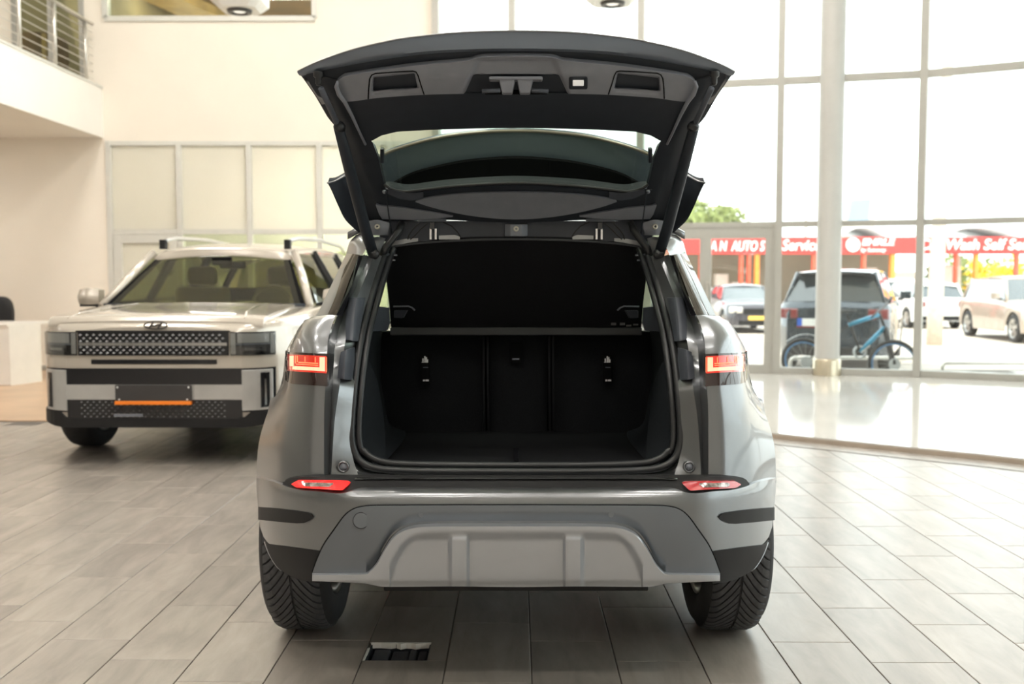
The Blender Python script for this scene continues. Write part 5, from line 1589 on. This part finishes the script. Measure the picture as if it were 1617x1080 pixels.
zb, zt2 = W(0, 512, 13.1).z - 0.1, W(0, 468, 13.1).z
bk = net([[Vector((cx + u * 0.21 * wv, cy + 0.05 * u * u - 0.03 * tt, zb + (zt2 - zb) * tt)) for u in (-1, -0.6, 0, 0.6, 1)] for tt, wv in ((0, 0.8), (0.25, 0.95), (0.6, 1.0), (0.85, 0.88), (0.97, 0.6), (1.0, 0.3))], 4, 4)
MB().shell(bk, (0, 0.07, 0)).build('backrest', M['chair'], ch, smooth=True, auto=50)
MB().box(cx - 0.25, cx + 0.25, cy - 0.5, cy + 0.02, 0.44, 0.52).build('seat', M['chair'], ch, bevel=0.03)
MB().tube([(cx, cy + 0.02, 0.46), (cx, cy + 0.09, 0.6), (cx, cy + 0.08, zb + 0.1)], 0.03, 8).build('back_support', M['chair'], ch, smooth=True)
MB().tube([(cx, cy - 0.24, 0.08), (cx, cy - 0.24, 0.45)], 0.03, 10).build('gas_post', M['bike_grey'], ch)
for k in range(5):
    a_ = 2 * math.pi * k / 5
    l_ = MB().tube([(cx, cy - 0.24, 0.10), (cx + 0.28 * math.cos(a_), cy - 0.24 + 0.28 * math.sin(a_), 0.065)], 0.02, 6).build('leg', M['chair'], ch)
    MB().lathe([(0.0001, -0.015), (0.028, -0.015), (0.028, 0.015), (0.0001, 0.015)], 12, (cx + 0.28 * math.cos(a_), cy - 0.24 + 0.28 * math.sin(a_), 0.033), 'x').build('castor', M['chair'], l_)

# ================================================================== OUTSIDE
ZO = -0.30
structure(MB().box(-60, 120, 16.4, 160, ZO - 0.2, ZO).build('ground_yard', M['asphalt']))
structure(MB().box(XE + 0.1, 30, 8.0, 16.4, ZO - 0.2, -0.251).build('ground_walk', M['kerb']))
structure(MB().box(11.0, 30, -8, 8.0, ZO - 0.2, -0.251).build('ground_side', M['kerb']))

def road_car(name, label, paint, L=4.3, Wd=1.78, Hh=1.5, hood=0.95, kind='hatch', loc=(0, 0, 0), rz=0.0, belt=None, wr=0.32, rear_detail=True):
    """car in local space: nose at y = 0, tail at y = L, centre line x = 0"""
    t = thing(name, label, 'car')
    w = Wd / 2
    zb = belt or hood + 0.06
    suv = kind == 'suv'
    hwf = sm([(0, w * 0.78), (0.08, w * 0.88), (0.25, w * 0.96), (0.6, w), (L - 0.6, w), (L - 0.2, w * 0.95), (L, w * 0.82)])
    tail = zb if kind in ('hatch', 'suv') else zb - 0.02
    tpf = sm([(0, hood * 0.72), (0.06, hood * 0.84), (0.25, hood * 0.93), (L * 0.24, hood + 0.01), (L * 0.32, zb), (L - 0.5, tail + 0.03), (L - 0.08, tail), (L, tail - 0.10)])
    af, ar = 0.82, L - 0.78 - (0.1 if kind == 'sedan' else 0)
    def bf(y):
        z = 0.20 + 0.05 * sstep(L - 0.6, L, y) + 0.03 * sstep(0.5, 0, y) + (0.05 if suv else 0)
        for c in (af, ar):
            if abs(y - c) < wr + 0.06:
                z = max(z, wr + math.sqrt((wr + 0.06) ** 2 - (y - c) ** 2))
        return z
    ysn = [0, 0.04, 0.1, 0.2] + [0.3 + 0.06 * i for i in range(int((L - 0.4) / 0.06))] + [L - 0.06, L]
    rows = []
    for y in ysn:
        a, zt, z0 = hwf(y), tpf(y), bf(y)
        sec = [(a * 0.97, z0), (a, z0 + (zt - z0) * 0.35), (a * 0.985, zt - 0.12), (a * 0.94, zt - 0.02), (a * 0.82, zt), (0, zt + 0.03)]
        rows.append([Vector((-p, y, q)) for p, q in sec] + [Vector((p, y, q)) for p, q in reversed(sec[:-1])])
    m = MB().grid(rows)
    n = len(rows[0])
    m.add(rows[0], [tuple(range(n))])
    m.add(rows[-1], [tuple(range(n - 1, -1, -1))])
    m.build('body', paint, t, smooth=True, auto=40)
    # greenhouse: four corner stations, roof and panes
    y0, y1 = L * 0.27, L * 0.42
    y3 = L - (0.10 if kind in ('hatch', 'suv') else 0.85)
    y2 = L - (0.45 if kind in ('hatch', 'suv') else 1.35)
    wb, wt = w * 0.90, w * 0.70
    rf = net([[Vector((u * wt * k, y, z + 0.04 * (1 - u * u))) for u in (-1, -0.9, -0.5, 0, 0.5, 0.9, 1)] for y, z, k in ((y1, Hh - 0.06, 0.96), (y1 + 0.25, Hh - 0.025, 1.0), ((y1 + y2) / 2, Hh - 0.02, 1.0), (y2, Hh - 0.06, 0.98), (y2 + 0.12, Hh - 0.10, 0.95))], 4, 4)
    MB().shell(rf, (0, 0, -0.05)).build('roof', paint, t, smooth=True, auto=50)
    def quad(name, p, mt):
        q = MB().prism([Vector(a) for a in p], (0, 0, -0.006))
        return q.build(name, mt, t)
    zt = Hh - 0.075
    MB().grid(net([[Vector((u * (wb - (wb - wt) * k), y0 + (y1 - y0) * k + 0.12 * u * u * (1 - k), zb + (zt - zb) * k)) for u in (-1, -0.5, 0, 0.5, 1)] for k in (0, 0.5, 1)], 3, 3)).build('windscreen', M['car_glass'], t, smooth=True)
    MB().grid(net([[Vector((u * (wb * 0.96 - (wb * 0.96 - wt) * k), y3 + (y2 + 0.08 - y3) * k - 0.08 * u * u, zb + (zt - 0.02 - zb) * k)) for u in (-1, -0.5, 0, 0.5, 1)] for k in (0, 0.5, 1)], 3, 3)).build('rear_window', M['car_glass'], t, smooth=True)
    for sx in (-1, 1):
        ym = (y1 + y2) / 2 + 0.05
        for a, b, c, d in ((y0 + 0.22, y1 + 0.05, ym - 0.03, ym - 0.03), (ym + 0.03, ym + 0.03, y2 - 0.02, y3 - 0.35)):
            MB().prism([Vector((sx * (wb + 0.005), a, zb + 0.005)), Vector((sx * (wt + 0.012), b, zt)), Vector((sx * (wt + 0.012), c, zt)), Vector((sx * (wb + 0.005), d, zb + 0.005))], (-sx * 0.01, 0, 0)).build('side_window', M['car_glass'], t)
        pil = MB()
        for a, b in ((y0 + 0.12, y1), (ym, ym), (y3 - 0.12, y2 + 0.05)):
            pil.tube([(sx * (wb - 0.01), a, zb - 0.03), (sx * (wt - 0.01), b, zt + 0.02)], 0.035, 6)
        pil.build('pillar', paint, t, smooth=True)
        # lamps, mirror, handles, wheels
        u0 = w * 0.80
        MB().shell(net([[Vector((sx * w * k, 0.02 + 0.30 * max(0, k - 0.6) ** 1.3 - 0.035, z)) for k in (0.5, 0.68, 0.86, 0.93)] for z in (hood * 0.84, hood * 0.72, hood * 0.66)], 2, 3), (0, 0.05, 0)).build('headlamp', M['hl'], t, smooth=True)
        MB().shell(net([[Vector((sx * w * k, L + 0.012 - 0.42 * max(0, k - 0.70) ** 1.2, z)) for k in (0.62, 0.75, 0.88, 0.965)] for z in (zb - 0.10, zb - 0.18, zb - 0.27)], 2, 3), (0, -0.05, 0)).build('tail_lamp', M['tl_red'], t, smooth=True)
        mi = MB().shell(net([[Vector((sx * (w + k), y0 + 0.30 + 0.03 * (k > 0.1), z)) for k in (0.0, 0.09, 0.19)] for z in (zb + 0.17, zb + 0.10, zb + 0.03)], 3, 3), (0, 0.09, 0)).build('mirror', paint, t, smooth=True, auto=50)
        MB().box(sx * (w + 0.0) - 0.05, sx * (w + 0.0) + 0.05, y0 + 0.31, y0 + 0.36, zb, zb + 0.05).build('mirror_foot', M['clad'], mi)
        for y in (ym - 0.25, y2 - 0.15):
            MB().box(sx * (w - 0.02) - 0.02, sx * (w - 0.02) + 0.028, y, y + 0.18, zb - 0.16, zb - 0.13).build('door_handle', paint, t)
        for c in (af, ar):
            wheel('wheel', sx * (w - 0.125), c, 0.0, wr, 0.21, wr * 0.66, sx, t, seg=32)
    MB().box(-w * 0.46, w * 0.46, -0.012, 0.03, hood * 0.62, hood * 0.80).build('grille', M['clad'], t, bevel=0.01)
    MB().box(-w * 0.62, w * 0.62, -0.02, 0.05, 0.26, hood * 0.42).build('front_intake', M['clad'], t, bevel=0.015)
    MB().box(-0.26, 0.26, -0.035, -0.012, hood * 0.44, hood * 0.44 + 0.11).build('front_plate', M['plate_y'], t)
    MB().box(-w * 0.74, w * 0.74, L - 0.05, L + 0.02, 0.27, 0.42).build('rear_bumper', M['clad'], t, bevel=0.02)
    rp = MB().box(-0.26, 0.26, L + 0.010, L + 0.022, zb - 0.42, zb - 0.31).build('rear_plate', M['plate_w'], t)
    t.location = loc
    t.rotation_euler = (0, 0, rz)
    return t, zb

# nose faces -y in local space; rz turns the car on its spot
def place(px, Yp, L, w_off=0.0):
    return (W(px, 500, Yp).x + w_off, Yp, ZO)
# navy SUV parked tail towards the glass (rear at about 17 m, nose away to the right)
th = R(180 + 24)
rear = Vector((W(1316, 500, 17.0).x, 17.05, ZO))
d = Vector((math.sin(R(24)), math.cos(R(24)), 0))
loc = rear + d * 4.45
nav, nzb = road_car('suv', 'dark navy SUV parked tail-on right behind the glass and the bicycle', M['car_navy'], 4.45, 1.86, 1.76, 1.02, 'suv', loc, math.pi - R(24), belt=1.18, wr=0.35)
# its registration plate sits low left on the tailgate
for x0, x1, z0, z1, nm, mt in ((0.06, 0.58, nzb - 0.40, nzb - 0.27, 'registration_plate', M['plate_w']), (0.50, 0.58, nzb - 0.40, nzb - 0.27, 'plate_band', M['plate_b']), (0.05, 0.59, nzb - 0.425, nzb - 0.40, 'plate_edge', M['tl_red'])):
    o = MB().box(x0, x1, 4.462, 4.476 + (0.003 if nm != 'registration_plate' else 0), z0, z1).build(nm, mt)
    o.parent = nav
o = MB().box(-0.60, 0.60, 4.10, 4.30, 1.655, 1.70).build('roof_spoiler', M['clad'], None, bevel=0.02)
o.parent = nav
for q in [c for c in nav.children if c.name.startswith('rear_plate')]:
    bpy.data.objects.remove(q)

road_car('sedan', 'dark old saloon facing the glass door with pale square headlamps', M['car_dark'], 4.4, 1.72, 1.42, 0.92, 'sedan', (W(1196, 480, 29.0).x, 29.0, ZO), 0.0, wr=0.32)
road_car('hatchback', 'taupe hatchback parked left of the dark saloon', M['car_taupe'], 4.1, 1.72, 1.48, 0.92, 'hatch', (W(1126, 480, 34.0).x - 0.25, 34.0, ZO), R(6), wr=0.32)
road_car('hatchback', 'dull blue hatchback farthest left behind the glass door', M['car_blue'], 4.1, 1.72, 1.48, 0.92, 'hatch', (W(1090, 470, 38.2).x - 0.4, 38.2, ZO), R(4), wr=0.32)
road_car('hatchback', 'white hatchback half hidden behind the concrete mast, tail towards us', M['car_white'], 4.1, 1.74, 1.50, 0.92, 'hatch', (W(1493, 470, 31.5).x, 35.8, ZO), math.pi, wr=0.32)
road_car('suv', 'champagne SUV parked at the right edge with pale alloy wheels', M['car_silver'], 4.6, 1.86, 1.66, 1.0, 'suv', (12.3 + 0.93, 24.0, ZO), R(-4), wr=0.36)
road_car('hatchback', 'plain white car parked behind the navy SUV', M['car_white'], 4.3, 1.8, 1.62, 0.98, 'hatch', (W(1434, 460, 38.0).x, 42.4, ZO), math.pi, wr=0.33)

# --- bicycle leaning by the glass
by = 14.15
bk_ = thing('bicycle', 'blue and black mountain bike parked outside the glass wall', 'bicycle', (W(1340, 560, by).x, by, -0.25))
fw, rw_ = W(1411, 560, by - 0.18), W(1272, 556, by + 0.18)
rb = fw.z + 0.25
rb = 0.345
for c, nm in ((fw, 'wheel'), (rw_, 'wheel')):
    dirv = (fw - rw_).normalized()
    c.z = -0.25 + rb
    def ringp(r, off=0.0):
        return [c + dirv * (r * math.cos(a)) + Vector((0, 0, r * math.sin(a))) for a in [2 * math.pi * i / 36 for i in range(36)]]
    wo = MB().tube(ringp(rb - 0.025), 0.026, 8, closed=True).build('wheel', M['bike_black'], bk_, smooth=True)
    MB().tube(ringp(rb - 0.062), 0.012, 6, closed=True).build('rim', M['bike_tyre_blue'], wo, smooth=True)
    spk = MB()
    for i in range(16):
        a = 2 * math.pi * i / 16
        spk.tube([c, c + dirv * ((rb - 0.06) * math.cos(a)) + Vector((0, 0, (rb - 0.06) * math.sin(a)))], 0.0018, 4)
    spk.build('spokes', M['bike_grey'], wo, kind='stuff')
    MB().lathe([(0.0001, -0.04), (0.03, -0.04), (0.03, 0.04), (0.0001, 0.04)], 14, c, 'y').build('hub', M['bike_black'], wo)
    MB().lathe([(0.0001, -0.05), (0.085, -0.05), (0.085, -0.046), (0.0001, -0.046)], 20, c, 'y').build('disc_brake', M['bike_grey'], wo)
def bp(px, py, dy=0.0):
    return W(px, py, by + dy)
hd0, hd1 = bp(1388, 497), bp(1397, 517)
bb_ = bp(1358, 556)
st0 = bp(1338, 497)
fm = MB()
fm.tube([bp(1340, 513), hd0], 0.03, 8)
fm.tube([bb_, hd1], 0.034, 8)
fm.build('frame', M['bike_blue'], bk_, smooth=True)
MB().tube([bb_, st0], 0.017, 8).build('seat_tube', M['bike_black'], bk_, smooth=True)
MB().tube([rw_, bb_], 0.011, 6).tube([rw_, bp(1340, 513)], 0.010, 6).build('rear_stays', M['bike_black'], bk_, smooth=True)
MB().tube([hd0 + Vector((0, 0, 0.03)), hd1, hd1.lerp(fw, 0.5)], 0.022, 8).build('head_tube', M['bike_black'], bk_, smooth=True)
for dy in (-0.05, 0.05):
    MB().tube([hd1 + Vector((0, dy, 0)), fw + Vector((0, dy, 0))], 0.026, 8).build('fork_leg', M['bike_black'], bk_, smooth=True)
MB().tube([bp(1376, 501, -0.28), bp(1386, 492, -0.1), bp(1392, 488), bp(1400, 480, 0.15), bp(1408, 470, 0.32)], 0.014, 8).build('handlebar', M['bike_black'], bk_, smooth=True)
MB().tube([bp(1403, 478, 0.2), bp(1408, 469, 0.33)], 0.022, 8).build('grip', M['bike_black'], bk_, smooth=True)
MB().shell(net([[st0 + Vector((a, b * k, 0.03)) for b in (-0.08, 0, 0.08)] for a, k in ((-0.14, 1.0), (-0.03, 0.8), (0.12, 0.25))], 3, 3), (0, 0, 0.04)).build('saddle', M['bike_black'], bk_, smooth=True)
MB().lathe([(0.07, -0.01), (0.10, -0.01), (0.10, 0.01), (0.07, 0.01)], 24, bb_, 'y', True).build('chainring', M['bike_grey'], bk_)
MB().tube([bb_ + Vector((0, -0.06, 0)), bb_ + Vector((0.12, -0.07, 0.10))], 0.012, 6).build('crank', M['bike_grey'], bk_)
MB().tube([rw_ + Vector((0.40 * math.cos(a), 0, 0.40 * math.sin(a))) for a in [R(60 + 8 * i) for i in range(10)]], 0.02, 6, flat=0.3).build('mudguard', M['bike_grey'], bk_, smooth=True)

# --- low steel bumper rails on the walk
def rail(px0, px1, py, Y, label):
    a, b = W(px0, py, Y), W(px1, py, Y)
    t = thing('guard_rail', label, 'rail', ((a.x + b.x) / 2, Y, -0.25), 'low steel rails outside the glass')
    pth = [(a.x, Y, -0.25), (a.x, Y, a.z - 0.06), (a.x + 0.02, Y, a.z - 0.015), (a.x + 0.06, Y, a.z), (b.x - 0.06, Y, a.z), (b.x - 0.02, Y, a.z - 0.015), (b.x, Y, a.z - 0.06), (b.x, Y, -0.25)]
    MB().tube(pth, 0.028, 10).build('hoop', M['steel'], t, smooth=True)
    for p in (a, b):
        MB().lathe([(0.0001, 0.012), (0.06, 0.012), (0.06, 0.0)], 14, (p.x, Y, -0.25), 'z').build('foot_plate', M['steel'], t)
rail(1488, 1720, 573, 14.6, 'low steel guard rail before the champagne SUV at the right')
rail(1248, 1446, 565, 14.75, 'low steel guard rail behind the bicycle')

# --- car wash with its red fascia
YW = 44.0
def wx(px):
    return W(px, 400, YW).x
z0, z1 = W(1600, 401, YW).z, W(1600, 374, YW).z
cw = thing('car_wash', 'low car wash building with red lettered fascia and red posts', 'building', (wx(1400), YW + 3, ZO))
fa = MB().box(wx(900), wx(1800), YW, YW + 0.3, z0, z1).build('fascia', M['redsign'], cw)
def sign(px, py, size, body, w_px, bold=0.012, shear=0.2, nm='lettering'):
    p = W(px, py, YW - 0.02)
    o = text_mesh(body, size, nm, M['signwhite'], fa, (p.x, YW - 0.03, p.z), ext=0.02, bold=bold, shear=shear)
    xs_ = [v.co.x for v in o.data.vertices]
    wid = max(xs_) - min(xs_)
    k = (w_px / 1573 * YW) / wid
    for v in o.data.vertices:
        v.co.x = p.x + (v.co.x - min(xs_)) * k
    return o
sign(1121, 396, 0.62, 'A N  AUTO S', 86)
sign(1235, 395, 0.66, 'Service', 60)
sign(1361, 387, 0.40, 'EHRLE', 52)
sign(1359, 397.5, 0.24, 'by Summay', 40, 0.004)
sign(1452, 394, 0.66, 'Car Wash Self Service', 205)
c = W(1347, 386.5, YW - 0.03)
MB().lathe([(0.0001, -0.03), (0.30, -0.03), (0.31, 0.0)], 28, c, 'y').build('round_logo', M['signwhite'], fa)
for px, wd, mt in ((1105, 5, 'redpost'), (1169, 5, 'redpost'), (1181, 5, 'redpost'), (1193, 7, 'orangepost'), (1284, 5, 'redpost'), (1363, 5, 'redpost'), (1408, 7, 'orangepost'), (1510, 4, 'redpost'), (1541, 6, 'orangepost'), (1606, 5, 'redpost'), (1050, 5, 'redpost'), (1660, 6, 'redpost')):
    MB().box(wx(px), wx(px + wd), YW + 0.05, YW + 0.3, ZO, z0).build('post', M[mt], cw)
# bays: back wall with gaps that show shrubs
MB().box(wx(900), wx(1480), YW + 5.5, YW + 5.7, ZO, z0 + 0.4).build('bay_wall', M['washwall'], cw)
MB().box(wx(900), wx(1800), YW + 0.3, YW + 6, z1 - 0.25, z1 - 0.1).build('roof_deck', M['roofwhite'], cw)
for px0, px1, h in ((1088, 1108, 0.55), (1140, 1160, 0.75), (1165, 1190, 0.55), (1385, 1402, 0.9), (1430, 1470, 0.8), (1492, 1538, 0.95)):
    MB().box(wx(px0), wx(px1), YW + 1.2, YW + 1.8, ZO, ZO + 1.9 * h + 0.4).build('wash_cabinet', M['cream'], cw, bevel=0.03)
for i, px in enumerate((1095, 1240, 1330, 1400, 1560)):
    MB().box(wx(px), wx(px + 6), YW + 3, YW + 3.3, ZO, z0).build('inner_post', M['cream'], cw)
# arched white canopies on the roof
for px, wd, lab in ((1130, 170, 'left of the column'), (1375, 90, 'right of the column'), (1560, 150, 'at the right edge')):
    a, b = wx(px - wd / 2), wx(px + wd / 2)
    rows = []
    for i in range(13):
        u = -1 + i / 6
        rows.append([Vector(((a + b) / 2 + u * (b - a) / 2, YW + 1.0 + k * 4, z1 - 0.1 + 0.62 * (1 - u * u))) for k in (0, 1)])
    MB().shell(rows, (0, 0, -0.06)).build('roof_canopy', M['roofwhite'], cw, smooth=True)

# --- trees and shrubs: trunk plus leaf clouds
def leafcloud(c, r, n, size, name, mt, parent, squash=0.8):
    lv_ = MB()
    for i in range(n):
        while True:
            p = Vector((random.uniform(-1, 1), random.uniform(-1, 1), random.uniform(-1, 1)))
            if 0.25 < p.length < 1:
                break
        q = Vector((c[0] + p.x * r, c[1] + p.y * r, c[2] + p.z * r * squash))
        a = Vector((random.uniform(-1, 1), random.uniform(-1, 1), random.uniform(-1, 1))).normalized()
        b = a.orthogonal().normalized()
        s_ = size * random.uniform(0.6, 1.3)
        lv_.add([q - a * s_, q + b * s_ * 0.5, q + a * s_, q - b * s_ * 0.5], [(0, 1, 2, 3)])
    return lv_.build(name, mt, parent, kind='stuff')
def tree(px, py, Y, r, label, mt, n=500, size=0.22):
    c = W(px, py, Y)
    t = thing('tree', label, 'tree', (c.x, Y, ZO))
    MB().tube([(c.x, Y, ZO), (c.x + 0.1, Y, c.z * 0.5), (c.x, Y, c.z)], [0.2, 0.15, 0.08], 8).build('trunk', M['bark'], t, smooth=True)
    for k in range(5):
        a = k * 2.4
        leafcloud((c.x + r * 0.6 * math.cos(a), Y + r * 0.5 * math.sin(a), c.z + r * 0.25 * math.sin(k * 1.7)), r * 0.62, n // 5, size, 'foliage', mt, t)
    return t
tree(1118, 348, 70, 2.3, 'green tree rising above the car wash roof left of the door frame', M['leaf'], 900, 0.3)
tree(1095, 352, 66, 1.6, 'smaller green tree beside the taller one over the car wash', M['leaf'], 500, 0.3)
def shrub(px, Y, r, label, mt):
    c = W(px, 430, Y)
    t = thing('shrub', label, 'shrub', (c.x, Y, ZO), 'shrubs behind the wash bays')
    MB().tube([(c.x, Y, ZO), (c.x, Y, ZO + r)], [0.08, 0.04], 6).build('stem', M['bark'], t)
    leafcloud((c.x, Y, ZO + 0.15 + r), r, 420, 0.20, 'foliage', mt, t, 1.0)
for i, (px, r, mt, lab) in enumerate(((1494, 1.45, 'leaf', 'green shrub seen past the concrete mast'), (1527, 1.3, 'leaf_y', 'yellow shrub left of the orange post'), (1556, 1.4, 'leaf', 'green shrub right of the orange post'), (1580, 1.15, 'leaf_y', 'low yellow shrub in the right wash bay'), (1602, 1.5, 'leaf_y', 'tall yellow shrub by the right red post'), (1650, 1.35, 'leaf', 'green shrub at the right edge'))):
    shrub(px, YW + 8 + (0, 3.2, 6.4, 0.5, 11.0, 3.4)[i], r, lab, M[mt])
# --- concrete mast, thin pole, distant blue glazed block
a, b = W(1477, 480, 24.0), W(1501, 0, 24.0)
mo = MB().tube([(a.x, 24.0, ZO), (a.x, 24.0, a.z), (b.x, 24.0, b.z), (b.x + (b.x - a.x) * 0.3, 24.0, b.z * 1.3)], [0.19, 0.18, 0.105, 0.09], 14).build('mast', M['concrete'], None, smooth=True)
tag(mo, 'tall pale concrete mast standing in the yard', 'pole')
a = W(1273, 340, 60)
po = MB().tube([(a.x, 60, ZO), (a.x, 60, W(1273, 318, 60).z)], 0.09, 8).build('lamp_post', M['concrete'], None)
tag(po, 'thin distant pole above the car wash left of the column', 'pole')
bb0 = thing('office_block', 'distant block with slanted blue glazing above the car wash', 'building', (W(1355, 350, 90).x, 92, ZO))
MB().prism([W(1338, 352, 90), W(1372, 352, 90), W(1376, 314, 90), W(1345, 316, 90)], (0, 6, 0)).build('glazing', M['bluebld'], bb0)
MB().prism([W(1334, 362, 90.2), W(1380, 362, 90.2), W(1380, 346, 90.2), W(1334, 346, 90.2)], (0, 6, 0)).build('base', M['cream'], bb0)
a, b = W(1334, 362, 91), W(1380, 362, 91)
MB().box(a.x, b.x, 91, 96, ZO, a.z).build('lower_floors', M['cream'], bb0)
